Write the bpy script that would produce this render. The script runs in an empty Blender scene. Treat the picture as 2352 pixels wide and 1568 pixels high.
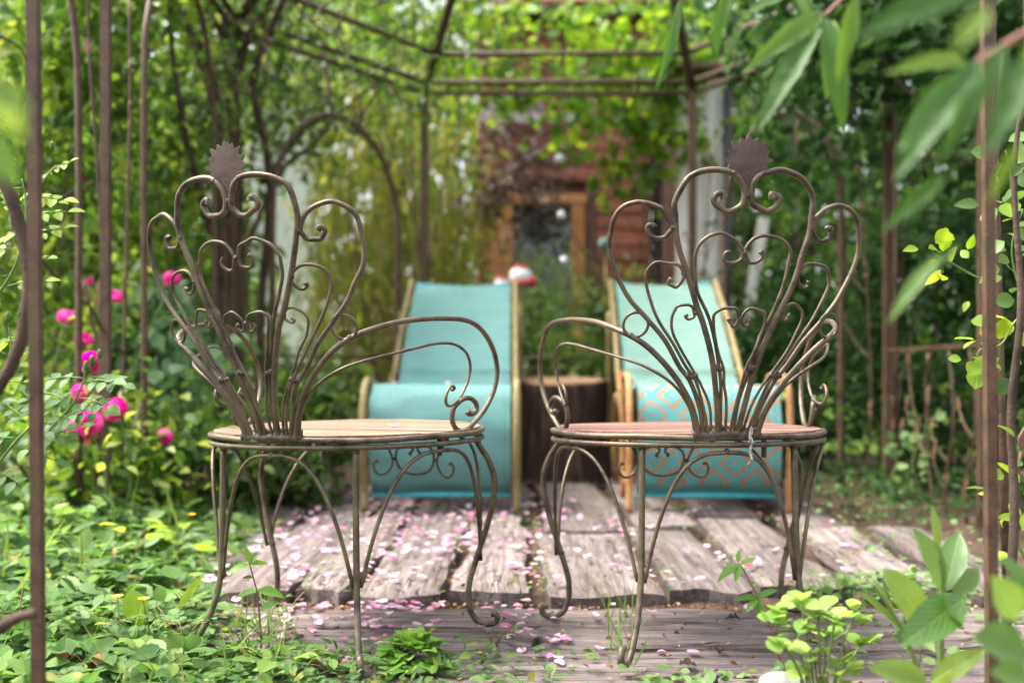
import bpy, math, random
import numpy as np
from mathutils import Vector, Euler

# ------------------------------------------------------------------ camera, sky, sun, exposure
SC = bpy.context.scene
COL = SC.collection
CAM_H = 0.53
cd = bpy.data.cameras.new('camera')
cam = bpy.data.objects.new('camera', cd)
COL.objects.link(cam)
cam.location = (0, 0, CAM_H)
cam.rotation_euler = (math.radians(90), 0, 0)
cd.lens = 35
cd.sensor_width = 36
cd.shift_y = 66 / 2352
cd.clip_start = 0.05
cd.clip_end = 200
cd.dof.use_dof = True
cd.dof.focus_distance = 1.76
cd.dof.aperture_fstop = 2.0
cd.dof.aperture_blades = 9
SC.camera = cam

SUN_EL, SUN_AZ = math.radians(62), math.radians(-82)     # azimuth from +Y towards +X
W = bpy.data.worlds.new('World')
SC.world = W
W.use_nodes = True
wn = W.node_tree.nodes
wl = W.node_tree.links
sky = wn.new('ShaderNodeTexSky')
sky.sky_type = 'NISHITA'
sky.sun_disc = False
sky.sun_elevation = SUN_EL
sky.sun_rotation = SUN_AZ
sky.dust_density = 6.0
sky.air_density = 1.0
sky.ozone_density = 0.6
wn['Background'].inputs['Strength'].default_value = 0.15
hs_ = wn.new('ShaderNodeHueSaturation')            # overcast: the blue is veiled by cloud
hs_.inputs['Saturation'].default_value = 0.38
wl.new(sky.outputs['Color'], hs_.inputs['Color'])
wl.new(hs_.outputs['Color'], wn['Background'].inputs['Color'])

sd = bpy.data.lights.new('sun', 'SUN')
sd.energy = 1.5
sd.angle = math.radians(22)
sd.color = (1.0, 0.95, 0.88)
sun = bpy.data.objects.new('sun', sd)
COL.objects.link(sun)
sdir = Vector((math.sin(SUN_AZ) * math.cos(SUN_EL), math.cos(SUN_AZ) * math.cos(SUN_EL), math.sin(SUN_EL)))
sun.rotation_euler = sdir.to_track_quat('Z', 'Y').to_euler()
sun.location = sdir * 20

vs = SC.view_settings
vs.view_transform = 'Standard'
vs.look = 'None'
vs.exposure = 2.22
vs.gamma = 1.0
vs.use_curve_mapping = False
SC.cycles.use_denoising = True
SC.cycles.max_bounces = 6
SC.cycles.diffuse_bounces = 3
SC.cycles.adaptive_threshold = 0.035
SC.cycles.caustics_reflective = False
SC.cycles.caustics_refractive = False
SC.cycles.transmission_bounces = 4
SC.cycles.glossy_bounces = 2
SC.cycles.sample_clamp_indirect = 6

RNG = np.random.default_rng(7)
rnd = random.Random(11)
F, CX, YH = 2287.0, 1176.0, 850.0        # focal length and horizon of the survey of the place


def P(x, y, d):
    """bearing x, elevation y (survey units), distance d metres -> point in the garden"""
    return Vector(((x - CX) / F * d, d, CAM_H - (y - YH) / F * d))


# ------------------------------------------------------------------ materials
MATS = {}


def mat(name, build):
    if name in MATS:
        return MATS[name]
    m = bpy.data.materials.new(name)
    m.use_nodes = True
    nt = m.node_tree
    nt.nodes.clear()
    out = nt.nodes.new('ShaderNodeOutputMaterial')
    build(nt, out)
    MATS[name] = m
    return m


class N:
    def __init__(s, nt):
        s.nt = nt

    def n(s, t, **kw):
        x = s.nt.nodes.new(t)
        for k, v in kw.items():
            setattr(x, k, v)
        return x

    def l(s, a, b):
        s.nt.links.new(a, b)

    def noise(s, vec, scale, detail=4, rough=0.55, dist=0.0):
        x = s.n('ShaderNodeTexNoise')
        x.inputs['Scale'].default_value = scale
        x.inputs['Detail'].default_value = detail
        x.inputs['Roughness'].default_value = rough
        x.inputs['Distortion'].default_value = dist
        if vec is not None:
            s.l(vec, x.inputs['Vector'])
        return x.outputs['Fac']

    def ramp(s, fac, stops):
        x = s.n('ShaderNodeValToRGB')
        e = x.color_ramp.elements
        while len(e) < len(stops):
            e.new(0.5)
        for i, (p, c) in enumerate(stops):
            e[i].position = p
            e[i].color = (*c, 1)
        s.l(fac, x.inputs['Fac'])
        return x.outputs['Color']

    def mix(s, fac, a, b, mode='MIX'):
        x = s.n('ShaderNodeMix', data_type='RGBA', blend_type=mode)
        for sock, v in ((x.inputs[0], fac), (x.inputs[6], a), (x.inputs[7], b)):
            if hasattr(v, 'links'):
                s.l(v, sock)
            elif isinstance(v, tuple):
                sock.default_value = (*v, 1)
            else:
                sock.default_value = v
        return x.outputs[2]

    def math(s, op, a, b=0.0, c=0.0):
        x = s.n('ShaderNodeMath', operation=op)
        for i, v in enumerate((a, b, c)):
            if hasattr(v, 'links'):
                s.l(v, x.inputs[i])
            else:
                x.inputs[i].default_value = v
        return x.outputs[0]

    def mapping(s, vec, scale=(1, 1, 1), loc=None):
        x = s.n('ShaderNodeMapping')
        x.inputs['Scale'].default_value = scale
        s.l(vec, x.inputs['Vector'])
        if loc is not None:
            s.l(loc, x.inputs['Location'])
        return x.outputs['Vector']

    def coord(s, which='Object'):
        return s.n('ShaderNodeTexCoord').outputs[which]

    def bump(s, h, strength=0.3, dist=0.01):
        x = s.n('ShaderNodeBump')
        x.inputs['Strength'].default_value = strength
        x.inputs['Distance'].default_value = dist
        s.l(h, x.inputs['Height'])
        return x.outputs['Normal']

    def bsdf(s, out, col, rough=0.6, metal=0.0, spec=0.5, normal=None):
        b = s.n('ShaderNodeBsdfPrincipled')
        for k, v in (('Base Color', col), ('Roughness', rough), ('Metallic', metal), ('Specular IOR Level', spec)):
            if hasattr(v, 'links'):
                s.l(v, b.inputs[k])
            elif isinstance(v, tuple):
                b.inputs[k].default_value = (*v, 1)
            else:
                b.inputs[k].default_value = v
        if normal is not None:
            s.l(normal, b.inputs['Normal'])
        if out is not None:
            s.l(b.outputs[0], out.inputs['Surface'])
        return b


def m_iron(name, dark, light, tint, tint_amt=0.5, rough=0.5, metal=0.35, rust=(0.13, 0.062, 0.033)):
    def b(nt, out):
        k = N(nt)
        v = k.coord('Object')
        a = k.noise(v, 35, 5, 0.6)
        base = k.ramp(a, [(0.35, dark), (0.62, light)])
        big = k.noise(v, 9, 3)
        base = k.mix(k.math('MULTIPLY', k.ramp(big, [(0.48, (0, 0, 0)), (0.68, (1, 1, 1))]), tint_amt), base, tint)
        rp = k.noise(v, 22, 6, 0.7, 0.8)
        base = k.mix(k.ramp(rp, [(0.56, (0, 0, 0)), (0.66, (0.55, 0.55, 0.55))]), base, rust)
        sp = k.noise(v, 420, 2, 0.7)
        base = k.mix(k.ramp(sp, [(0.63, (0, 0, 0)), (0.72, (0.55, 0.55, 0.55))]), base, (0.42, 0.38, 0.30))
        h = k.math('ADD', k.noise(v, 160, 4), k.math('MULTIPLY', sp, 0.4))
        r = k.math('MULTIPLY_ADD', a, 0.35, rough - 0.17)
        k.bsdf(out, base, r, metal, 0.45, k.bump(h, 0.45, 0.0015))
    return mat(name, b)


IRON = m_iron('chair_iron', (0.036, 0.026, 0.017), (0.122, 0.093, 0.064), (0.185, 0.148, 0.085), 0.6, 0.46, 0.42)
IRON_WELD = m_iron('weld_iron', (0.035, 0.027, 0.021), (0.085, 0.067, 0.052), (0.12, 0.098, 0.075), 0.4, 0.5)
PLATE = m_iron('plate_iron', (0.040, 0.027, 0.021), (0.090, 0.062, 0.050), (0.13, 0.095, 0.078), 0.5, 0.55, 0.25)
RUST = m_iron('gazebo_rust', (0.042, 0.022, 0.012), (0.100, 0.054, 0.029), (0.085, 0.070, 0.028), 0.65, 0.6, 0.15)
RUST_LEAF = m_iron('leaf_rust', (0.12, 0.055, 0.032), (0.23, 0.12, 0.07), (0.2, 0.12, 0.08), 0.4, 0.6, 0.15)


def m_wood(name, dark, mid, light, scale=(3, 40, 40), moss=0.0, rough=0.8, bump=0.6, splits=False):
    """weathered timber, grain along local x"""
    def b(nt, out):
        k = N(nt)
        oi = k.n('ShaderNodeObjectInfo')
        cmb = k.n('ShaderNodeCombineXYZ')
        for i in range(3):
            k.l(k.math('MULTIPLY', oi.outputs['Random'], 37.0 + 11 * i), cmb.inputs[i])
        raw = k.coord('Object')
        v = k.mapping(raw, scale, cmb.outputs[0])
        g = k.noise(v, 1.0, 6, 0.65, 0.6)
        fine = k.noise(k.mapping(raw, (scale[0] * 3, scale[1] * 3, scale[2] * 3), cmb.outputs[0]), 1.0, 4, 0.6)
        gg = k.math('MULTIPLY_ADD', fine, 0.35, k.math('MULTIPLY', g, 0.65))
        col = k.ramp(gg, [(0.33, dark), (0.48, mid), (0.63, light)])
        blot = k.noise(k.mapping(raw, (3, 5, 5), cmb.outputs[0]), 1.0, 3)
        col = k.mix(k.math('MULTIPLY', k.ramp(blot, [(0.4, (0, 0, 0)), (0.7, (1, 1, 1))]), 0.35), col, dark)
        hue = k.n('ShaderNodeHueSaturation')
        k.l(k.math('MULTIPLY_ADD', oi.outputs['Random'], 0.45, 0.76), hue.inputs['Value'])
        k.l(col, hue.inputs['Color'])
        col = hue.outputs[0]
        if moss:
            mm = k.noise(k.mapping(raw, (4, 16, 16), cmb.outputs[0]), 1.0, 5, 0.7)
            col = k.mix(k.ramp(mm, [(0.60, (0, 0, 0)), (0.70, (moss, moss, moss))]), col, (0.105, 0.088, 0.022))
        crack = k.ramp(gg, [(0.26, (0, 0, 0)), (0.36, (1, 1, 1))])
        if splits:
            sn = k.noise(k.mapping(raw, (1.6, 26, 26), cmb.outputs[0]), 1.0, 3, 0.5, 0.3)
            band = k.math('ABSOLUTE', k.math('SUBTRACT', sn, 0.5))
            where = k.noise(k.mapping(raw, (2.5, 4, 4), cmb.outputs[0]), 1.0, 2)
            sp = k.math('MULTIPLY', k.ramp(band, [(0.004, (1, 1, 1)), (0.016, (0, 0, 0))]), k.ramp(where, [(0.42, (0, 0, 0)), (0.55, (1, 1, 1))]))
            col = k.mix(k.math('MULTIPLY', sp, 0.9), col, (0.012, 0.009, 0.008))
            crack = k.math('SUBTRACT', crack, k.math('MULTIPLY', sp, 1.5))
            grime = k.noise(k.mapping(raw, (5, 7, 7), cmb.outputs[0]), 1.0, 6, 0.7)
            col = k.mix(k.math('MULTIPLY', k.ramp(grime, [(0.52, (0, 0, 0)), (0.72, (1, 1, 1))]), 0.55), col, (0.075, 0.055, 0.045))
        h = k.math('ADD', k.math('MULTIPLY', crack, 0.6), k.math('MULTIPLY', gg, 0.6))
        k.bsdf(out, col, rough, 0, 0.3, k.bump(h, bump, 0.006))
    return mat(name, b)


PLANK = m_wood('weathered_plank', (0.034, 0.025, 0.022), (0.132, 0.103, 0.095), (0.258, 0.216, 0.202), (3.2, 70, 70), 0.8, 0.88, 0.55, True)
SLAT_TAN = m_wood('seat_wood_tan', (0.085, 0.048, 0.030), (0.205, 0.125, 0.080), (0.31, 0.22, 0.16), (7, 75, 75), 0, 0.6, 0.6)
SLAT_RED = m_wood('seat_wood_red', (0.070, 0.032, 0.025), (0.190, 0.098, 0.076), (0.28, 0.175, 0.142), (7, 75, 75), 0, 0.55, 0.6)
CABIN = m_wood('cabin_boards', (0.12, 0.036, 0.021), (0.25, 0.082, 0.047), (0.32, 0.125, 0.077), (2, 14, 14), 0, 0.6, 0.3)
CABIN_TRIM = m_wood('cabin_trim', (0.30, 0.12, 0.045), (0.46, 0.20, 0.075), (0.55, 0.28, 0.12), (2, 14, 14), 0, 0.6, 0.3)
CABIN_DARK = m_wood('cabin_dark_trim', (0.07, 0.035, 0.025), (0.12, 0.06, 0.045), (0.17, 0.09, 0.07), (2, 14, 14), 0, 0.7, 0.3)
FASCIA = m_wood('roof_fascia', (0.20, 0.15, 0.16), (0.34, 0.27, 0.29), (0.42, 0.35, 0.37), (2, 14, 14), 0, 0.7, 0.3)
WHITE_BOARD = m_wood('white_boards', (0.50, 0.47, 0.41), (0.68, 0.66, 0.59), (0.78, 0.76, 0.70), (2, 20, 20), 0, 0.7, 0.3)
BAMBOO_FRAME = m_wood('bamboo_frame_olive', (0.13, 0.095, 0.035), (0.235, 0.18, 0.075), (0.31, 0.245, 0.12), (3, 20, 20), 0, 0.45, 0.15)
RATTAN = m_wood('rattan_frame_orange', (0.20, 0.09, 0.032), (0.345, 0.17, 0.068), (0.43, 0.245, 0.115), (3, 20, 20), 0, 0.45, 0.15)


def m_plain(name, col, rough=0.6, metal=0.0, spec=0.5, var=0.25, scale=8.0, bump=0.2):
    def b(nt, out):
        k = N(nt)
        v = k.coord('Object')
        a = k.noise(v, scale, 5)
        c2 = tuple(x * (1 - var) for x in col)
        c3 = tuple(min(1, x * (1 + var)) for x in col)
        c = k.ramp(a, [(0.3, c2), (0.7, c3)])
        k.bsdf(out, c, rough, metal, spec, k.bump(k.noise(v, scale * 6, 4), bump, 0.004))
    return mat(name, b)


def m_glass(name):
    def b(nt, out):
        k = N(nt)
        k.bsdf(out, (0.012, 0.014, 0.013), 0.04, 0.0, 0.9)
    return mat(name, b)


def m_leaf(name, cols, trans=0.45, rough=0.42, spec=0.4, veins=0.0, noise=0.0):
    """cols: list of (pos, colour) picked per leaf"""
    def b(nt, out):
        k = N(nt)
        g = k.n('ShaderNodeNewGeometry')
        oi = k.n('ShaderNodeObjectInfo')
        r = k.math('FRACT', k.math('ADD', g.outputs['Random Per Island'], oi.outputs['Random']))
        col = k.ramp(r, cols)
        nrm = None
        if veins:
            uv = k.coord('UV')
            sx = k.n('ShaderNodeSeparateXYZ')
            k.l(uv, sx.inputs[0])
            ax = k.math('ABSOLUTE', k.math('SUBTRACT', sx.outputs[0], 0.5))
            w = k.math('SINE', k.math('MULTIPLY_ADD', sx.outputs[1], 50.0, k.math('MULTIPLY', ax, -46.0)))
            vein = k.math('POWER', k.math('MULTIPLY_ADD', w, 0.5, 0.5), 10.0)
            mid = k.math('SUBTRACT', 1.0, k.math('MINIMUM', k.math('MULTIPLY', ax, 28.0), 1.0))
            vv = k.math('MAXIMUM', k.math('MULTIPLY', vein, 0.55), mid)
            light = k.mix(0.35, col, (0.45, 0.55, 0.22))
            col = k.mix(k.math('MULTIPLY', vv, veins), col, light)
            nrm = k.bump(k.math('MULTIPLY', vv, -1.0), 0.5, 0.002)
        if noise:
            nn = k.noise(k.coord('Object'), 60, 3)
            hue = k.n('ShaderNodeHueSaturation')
            k.l(k.math('MULTIPLY_ADD', nn, noise * 2, 1 - noise), hue.inputs['Value'])
            k.l(col, hue.inputs['Color'])
            col = hue.outputs[0]
        p = k.bsdf(None, col, rough, 0.0, spec, nrm)
        t = k.n('ShaderNodeBsdfTranslucent')
        bright = k.n('ShaderNodeHueSaturation')
        bright.inputs['Saturation'].default_value = 1.08
        bright.inputs['Value'].default_value = 1.75
        bright.inputs['Hue'].default_value = 0.488
        k.l(col, bright.inputs['Color'])
        k.l(bright.outputs[0], t.inputs['Color'])
        ms = k.n('ShaderNodeMixShader')
        ms.inputs[0].default_value = trans
        k.l(p.outputs[0], ms.inputs[1])
        k.l(t.outputs[0], ms.inputs[2])
        k.l(ms.outputs[0], out.inputs['Surface'])
    return mat(name, b)


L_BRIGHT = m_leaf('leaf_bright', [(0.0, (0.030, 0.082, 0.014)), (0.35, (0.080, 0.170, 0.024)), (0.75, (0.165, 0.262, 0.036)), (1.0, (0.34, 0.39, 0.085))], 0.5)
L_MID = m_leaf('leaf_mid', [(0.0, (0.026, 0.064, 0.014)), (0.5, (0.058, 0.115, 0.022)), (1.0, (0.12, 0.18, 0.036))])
L_DARK = m_leaf('leaf_dark', [(0.0, (0.012, 0.036, 0.010)), (0.6, (0.024, 0.065, 0.015)), (1.0, (0.05, 0.11, 0.022))], 0.34, 0.6, 0.18)  # dark evergreen green, with the right side's deep shade put into it
L_VINE = m_leaf('leaf_vine', [(0.0, (0.048, 0.115, 0.014)), (0.5, (0.100, 0.195, 0.022)), (1.0, (0.22, 0.31, 0.04))], 0.5)
L_BAMBOO = m_leaf('leaf_bamboo', [(0.0, (0.10, 0.14, 0.024)), (0.5, (0.17, 0.20, 0.034)), (0.85, (0.22, 0.23, 0.04)), (1.0, (0.26, 0.19, 0.05))], 0.45)
L_PALE = m_leaf('leaf_pale', [(0.0, (0.09, 0.20, 0.06)), (0.5, (0.17, 0.31, 0.12)), (1.0, (0.36, 0.50, 0.30))], 0.35, 0.35)
L_FERN = m_leaf('leaf_fern', [(0.0, (0.09, 0.18, 0.035)), (0.5, (0.15, 0.26, 0.055)), (1.0, (0.25, 0.35, 0.10))], 0.45)
L_PURPLE = m_leaf('leaf_purple', [(0.0, (0.045, 0.022, 0.020)), (0.6, (0.11, 0.062, 0.058)), (1.0, (0.26, 0.20, 0.20))], 0.2, 0.3)
L_GROUND = m_leaf('leaf_ground', [(0.0, (0.036, 0.098, 0.022)), (0.40, (0.070, 0.165, 0.038)), (0.80, (0.120, 0.230, 0.052)), (0.96, (0.20, 0.29, 0.06)), (1.0, (0.30, 0.24, 0.07))], 0.42, 0.55, 0.28, 0.7, 0.2)
L_HERB = m_leaf('leaf_herb', [(0.0, (0.085, 0.165, 0.050)), (0.5, (0.125, 0.22, 0.068)), (1.0, (0.19, 0.28, 0.095))], 0.35, 0.5, 0.3, 0.4, 0.1)
L_LIME = m_leaf('leaf_lime', [(0.0, (0.16, 0.27, 0.025)), (0.5, (0.23, 0.34, 0.035)), (1.0, (0.31, 0.38, 0.05))], 0.45, 0.45, 0.3, 0.4, 0.1)
L_LANCE = m_leaf('leaf_lance', [(0.0, (0.060, 0.140, 0.026)), (0.5, (0.105, 0.20, 0.038)), (1.0, (0.185, 0.27, 0.055))], 0.4, 0.38, 0.5, 0.5, 0.1)
L_ROSETTE = m_leaf('leaf_rosette', [(0.0, (0.085, 0.20, 0.03)), (0.5, (0.13, 0.27, 0.04)), (1.0, (0.21, 0.34, 0.06))], 0.4, 0.4, 0.4, 0.6, 0.1)
L_SPURGE = m_leaf('leaf_spurge', [(0.0, (0.16, 0.29, 0.055)), (0.5, (0.22, 0.35, 0.07)), (1.0, (0.30, 0.41, 0.10))], 0.42, 0.5, 0.3, 0.5, 0.12)
L_PEACH = m_leaf('leaf_peach', [(0.0, (0.030, 0.095, 0.015)), (0.5, (0.055, 0.140, 0.020)), (1.0, (0.15, 0.24, 0.028))], 0.42, 0.42, 0.35, 0.4, 0.1)
L_ROSE = m_leaf('leaf_rose', [(0.0, (0.05, 0.125, 0.028)), (0.5, (0.08, 0.175, 0.042)), (1.0, (0.12, 0.23, 0.06))], 0.38, 0.45, 0.35, 0.6, 0.1)
L_GRASS = m_leaf('leaf_grass', [(0.0, (0.06, 0.14, 0.02)), (0.5, (0.11, 0.22, 0.03)), (1.0, (0.22, 0.28, 0.06))], 0.4)
PETAL = m_leaf('petal_pink', [(0.0, (0.50, 0.14, 0.28)), (0.28, (0.57, 0.28, 0.42)), (0.6, (0.62, 0.41, 0.50)), (0.9, (0.66, 0.56, 0.58)), (1.0, (0.42, 0.26, 0.18))], 0.25, 0.5, 0.3)
ROSE_RED = m_leaf('rose_magenta', [(0.0, (0.62, 0.025, 0.26)), (0.5, (0.78, 0.07, 0.40)), (1.0, (0.84, 0.28, 0.54))], 0.38, 0.5, 0.3)
YELLOW = m_leaf('petal_yellow', [(0.0, (0.75, 0.42, 0.01)), (1.0, (0.85, 0.60, 0.03))], 0.25)
DRY = m_leaf('dry_leaf', [(0.0, (0.055, 0.03, 0.018)), (0.4, (0.17, 0.09, 0.05)), (0.8, (0.34, 0.20, 0.11)), (1.0, (0.50, 0.36, 0.22))], 0.1, 0.8, 0.2)
BARK = m_plain('bark', (0.075, 0.052, 0.038), 0.9, 0, 0.2, 0.5, 14, 0.9)
STEM = m_plain('green_stem', (0.11, 0.17, 0.04), 0.5, 0, 0.4, 0.3)
RSTEM = m_plain('red_stem', (0.17, 0.075, 0.05), 0.5, 0, 0.4, 0.3)
CULM = m_plain('bamboo_culm', (0.24, 0.18, 0.045), 0.5, 0, 0.4, 0.35)


def m_ground(name, lawn=False):
    def b(nt, out):
        k = N(nt)
        v = k.coord('Object')
        a = k.noise(v, 5, 8, 0.65)
        f = k.noise(v, 70, 5, 0.7)
        s = k.math('MULTIPLY_ADD', f, 0.5, k.math('MULTIPLY', a, 0.5))
        if lawn:
            c = k.ramp(s, [(0.35, (0.05, 0.10, 0.015)), (0.5, (0.10, 0.17, 0.025)), (0.65, (0.17, 0.21, 0.04))])
        else:
            c = k.ramp(s, [(0.35, (0.028, 0.018, 0.013)), (0.5, (0.075, 0.048, 0.034)), (0.62, (0.15, 0.095, 0.065)), (0.75, (0.22, 0.15, 0.105))])
        k.bsdf(out, c, 0.95, 0, 0.2, k.bump(s, 1.0, 0.02))
    return mat(name, b)


# ------------------------------------------------------------------ mesh helpers
def tag(o, label=None, cat=None, group=None, kind=None):
    for k, v in (('label', label), ('category', cat), ('group', group), ('kind', kind)):
        if v:
            o[k] = v
    return o


def empty(name, loc=(0, 0, 0), rot=(0, 0, 0)):
    o = bpy.data.objects.new(name, None)
    COL.objects.link(o)
    o.location = loc
    o.rotation_euler = rot
    o.empty_display_size = 0.1
    return o


def link_mesh(name, me, parent=None, loc=(0, 0, 0), rot=(0, 0, 0), scale=(1, 1, 1)):
    o = bpy.data.objects.new(name, me)
    COL.objects.link(o)
    o.parent = parent
    o.location = loc
    o.rotation_euler = rot
    o.scale = scale
    return o


def cr(pts, sub=5, closed=False):
    """Catmull-Rom through the points"""
    p = np.array([tuple(q) for q in pts], float)
    n = len(p)
    if n < 3 and not closed:
        return p
    out = []
    rng = range(n if closed else n - 1)
    for i in rng:
        if closed:
            a, b, c, d = p[(i - 1) % n], p[i], p[(i + 1) % n], p[(i + 2) % n]
        else:
            b, c = p[i], p[i + 1]
            a = p[i - 1] if i > 0 else 2 * b - c
            d = p[i + 2] if i + 2 < n else 2 * c - b
        for t in np.linspace(0, 1, sub, endpoint=False):
            out.append(0.5 * ((2 * b) + (c - a) * t + (2 * a - 5 * b + 4 * c - d) * t * t + (3 * b - a - 3 * c + d) * t ** 3))
    if not closed:
        out.append(p[-1])
    return np.array(out)


class MB:
    def __init__(s):
        s.v = []
        s.f = []
        s.uv = None

    def tube(s, pts, r, n=8, closed=False, sub=5, cap=True, jitter=0.0, square=False):
        p = cr(pts, sub, closed) if sub > 1 else np.array([tuple(q) for q in pts], float)
        m = len(p)
        if np.ndim(r) == 0:
            rad = np.full(m, float(r))
        else:
            rad = np.interp(np.linspace(0, 1, m), np.linspace(0, 1, len(r)), r)
        if jitter:
            rad = rad * (1 + RNG.normal(0, jitter, m))
        if closed:
            tan = np.roll(p, -1, 0) - np.roll(p, 1, 0)
        else:
            tan = np.gradient(p, axis=0)
        tan /= np.maximum(np.linalg.norm(tan, axis=1, keepdims=True), 1e-9)
        u = np.cross(tan[0], (0, 0, 1.0))
        if np.linalg.norm(u) < 1e-3:
            u = np.cross(tan[0], (0, 1.0, 0))
        u /= np.linalg.norm(u)
        base = len(s.v)
        ang = np.linspace(0, 2 * math.pi, n, endpoint=False) + (math.pi / 4 if square else 0)
        ca, sa = np.cos(ang), np.sin(ang)
        for i in range(m):
            t = tan[i]
            u = u - t * np.dot(u, t)
            u /= max(np.linalg.norm(u), 1e-9)
            w = np.cross(t, u)
            ring = p[i] + rad[i] * (np.outer(ca, u) + np.outer(sa, w))
            s.v.extend(map(tuple, ring))
        for i in range(m if closed else m - 1):
            a = base + i * n
            b = base + ((i + 1) % m) * n
            for j in range(n):
                s.f.append((a + j, a + (j + 1) % n, b + (j + 1) % n, b + j))
        if cap and not closed:
            s.f.append(tuple(base + j for j in range(n))[::-1])
            s.f.append(tuple(base + (m - 1) * n + j for j in range(n)))
        return s

    def box(s, c, d, bev=0.0, rot=None):
        """box with its edges cut back by bev"""
        x, y, z = (q / 2 for q in d)
        b = min(bev, x * 0.9, y * 0.9, z * 0.9)
        base = len(s.v)
        pts = []
        if b <= 0:
            pts = [(sx * x, sy * y, sz * z) for sz in (-1, 1) for sx, sy in ((-1, -1), (1, -1), (1, 1), (-1, 1))]
            fs = [(3, 2, 1, 0), (4, 5, 6, 7), (0, 1, 5, 4), (1, 2, 6, 5), (2, 3, 7, 6), (3, 0, 4, 7)]
        else:
            lv = [(-z, b), (-z + b, 0), (z - b, 0), (z, b)]
            for zz, ins in lv:
                xx, yy = x - ins, y - ins
                q = b if ins == 0 else b * 0.6
                pts += [(-xx + q, -yy, zz), (xx - q, -yy, zz), (xx, -yy + q, zz), (xx, yy - q, zz), (xx - q, yy, zz), (-xx + q, yy, zz), (-xx, yy - q, zz), (-xx, -yy + q, zz)]
            fs = [tuple(range(8))[::-1], tuple(range(24, 32))]
            for L in range(3):
                for j in range(8):
                    fs.append((L * 8 + j, L * 8 + (j + 1) % 8, (L + 1) * 8 + (j + 1) % 8, (L + 1) * 8 + j))
        for q in pts:
            q = Vector(q)
            if rot is not None:
                q.rotate(rot)
            s.v.append((q.x + c[0], q.y + c[1], q.z + c[2]))
        s.f += [tuple(base + i for i in f) for f in fs]
        return s

    def blob(s, c, r, nu=8, nv=6, jit=0.0):
        """rounded lump; r may be a triple"""
        r = (r, r, r) if np.ndim(r) == 0 else r
        base = len(s.v)
        for i in range(1, nv):
            a = math.pi * i / nv
            for j in range(nu):
                b = 2 * math.pi * j / nu
                k = 1 + (rnd.uniform(-jit, jit) if jit else 0)
                s.v.append((c[0] + r[0] * k * math.sin(a) * math.cos(b), c[1] + r[1] * k * math.sin(a) * math.sin(b), c[2] + r[2] * k * math.cos(a)))
        top = len(s.v)
        s.v.append((c[0], c[1], c[2] + r[2]))
        s.v.append((c[0], c[1], c[2] - r[2]))
        for i in range(nv - 2):
            for j in range(nu):
                a = base + i * nu
                s.f.append((a + j, a + nu + j, a + nu + (j + 1) % nu, a + (j + 1) % nu))
        for j in range(nu):
            s.f.append((top, base + j, base + (j + 1) % nu))
            l = base + (nv - 2) * nu
            s.f.append((top + 1, l + (j + 1) % nu, l + j))
        return s

    def prism(s, outline, axis_o, ax, ay, az, th):
        """outline (x,y) extruded by th along az"""
        base = len(s.v)
        n = len(outline)
        o, ax, ay, az = (np.array(tuple(q), float) for q in (axis_o, ax, ay, az))
        for k in (-0.5, 0.5):
            for x, y in outline:
                s.v.append(tuple(o + ax * x + ay * y + az * th * k))
        s.f.append(tuple(base + i for i in range(n))[::-1])
        s.f.append(tuple(base + n + i for i in range(n)))
        for i in range(n):
            j = (i + 1) % n
            s.f.append((base + i, base + j, base + n + j, base + n + i))
        return s

    def mesh(s, name, material, smooth=True):
        me = bpy.data.meshes.new(name)
        me.from_pydata(s.v, [], s.f)
        if smooth:
            me.polygons.foreach_set('use_smooth', [True] * len(me.polygons))
        me.materials.append(material)
        me.update()
        return me

    def build(s, name, material, parent=None, smooth=True, **kw):
        return link_mesh(name, s.mesh(name, material, smooth), parent, **kw)


def grid_mesh(name, X, Y, Z, material, U=None, V=None, thick=0.0):
    """sheet from 2-D coordinate arrays, with UVs"""
    n, m = X.shape
    vv = np.stack([X, Y, Z], -1).reshape(-1, 3)
    idx = np.arange(n * m).reshape(n, m)
    f = np.stack([idx[:-1, :-1], idx[:-1, 1:], idx[1:, 1:], idx[1:, :-1]], -1).reshape(-1, 4)
    me = bpy.data.meshes.new(name)
    me.from_pydata(vv.tolist(), [], f.tolist())
    if U is not None:
        uv = me.uv_layers.new(name='UVMap')
        lu = np.stack([U.reshape(-1)[f.reshape(-1)], V.reshape(-1)[f.reshape(-1)]], -1)
        uv.data.foreach_set('uv', lu.reshape(-1).astype(np.float32))
    me.polygons.foreach_set('use_smooth', [True] * len(me.polygons))
    me.materials.append(material)
    return me


# ------------------------------------------------------------------ leaves
def leaf_tpl(width=0.45, n=5, peak=0.45, teeth=0.0, droop=0.15, fold=0.12, petiole=0.0, wav=0.0, blunt=0.0):
    """leaf of length 1 along y; returns verts, quads, uv"""
    v, uv, f = [], [], []
    rows = n + 1
    for i in range(rows):
        t = i / n
        e = 1.0
        if t < peak:
            w = math.sin(math.pi / 2 * (t / peak)) ** 0.8
        else:
            w = math.cos(math.pi / 2 * ((t - peak) / (1 - peak))) ** (0.9 - 0.45 * blunt)
        w *= width / 2
        if teeth and 0 < i < n:
            w *= 1 + (teeth if i % 2 else -teeth)
        yy = petiole + t * (1 - petiole)
        z = -droop * t * t
        zz = z + fold * w * 2 + (wav * math.sin(i * 1.9) * w)
        v += [(-w, yy, zz), (0, yy + (0.02 if teeth else 0), z), (w, yy, zz - wav * 2 * math.sin(i * 1.9) * w)]
        uv += [(0.5 - w / width, t), (0.5, t), (0.5 + w / width, t)]
    for i in range(n):
        a = i * 3
        f += [(a, a + 1, a + 4, a + 3), (a + 1, a + 2, a + 5, a + 4)]
    return np.array(v), np.array(f), np.array(uv)


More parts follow.
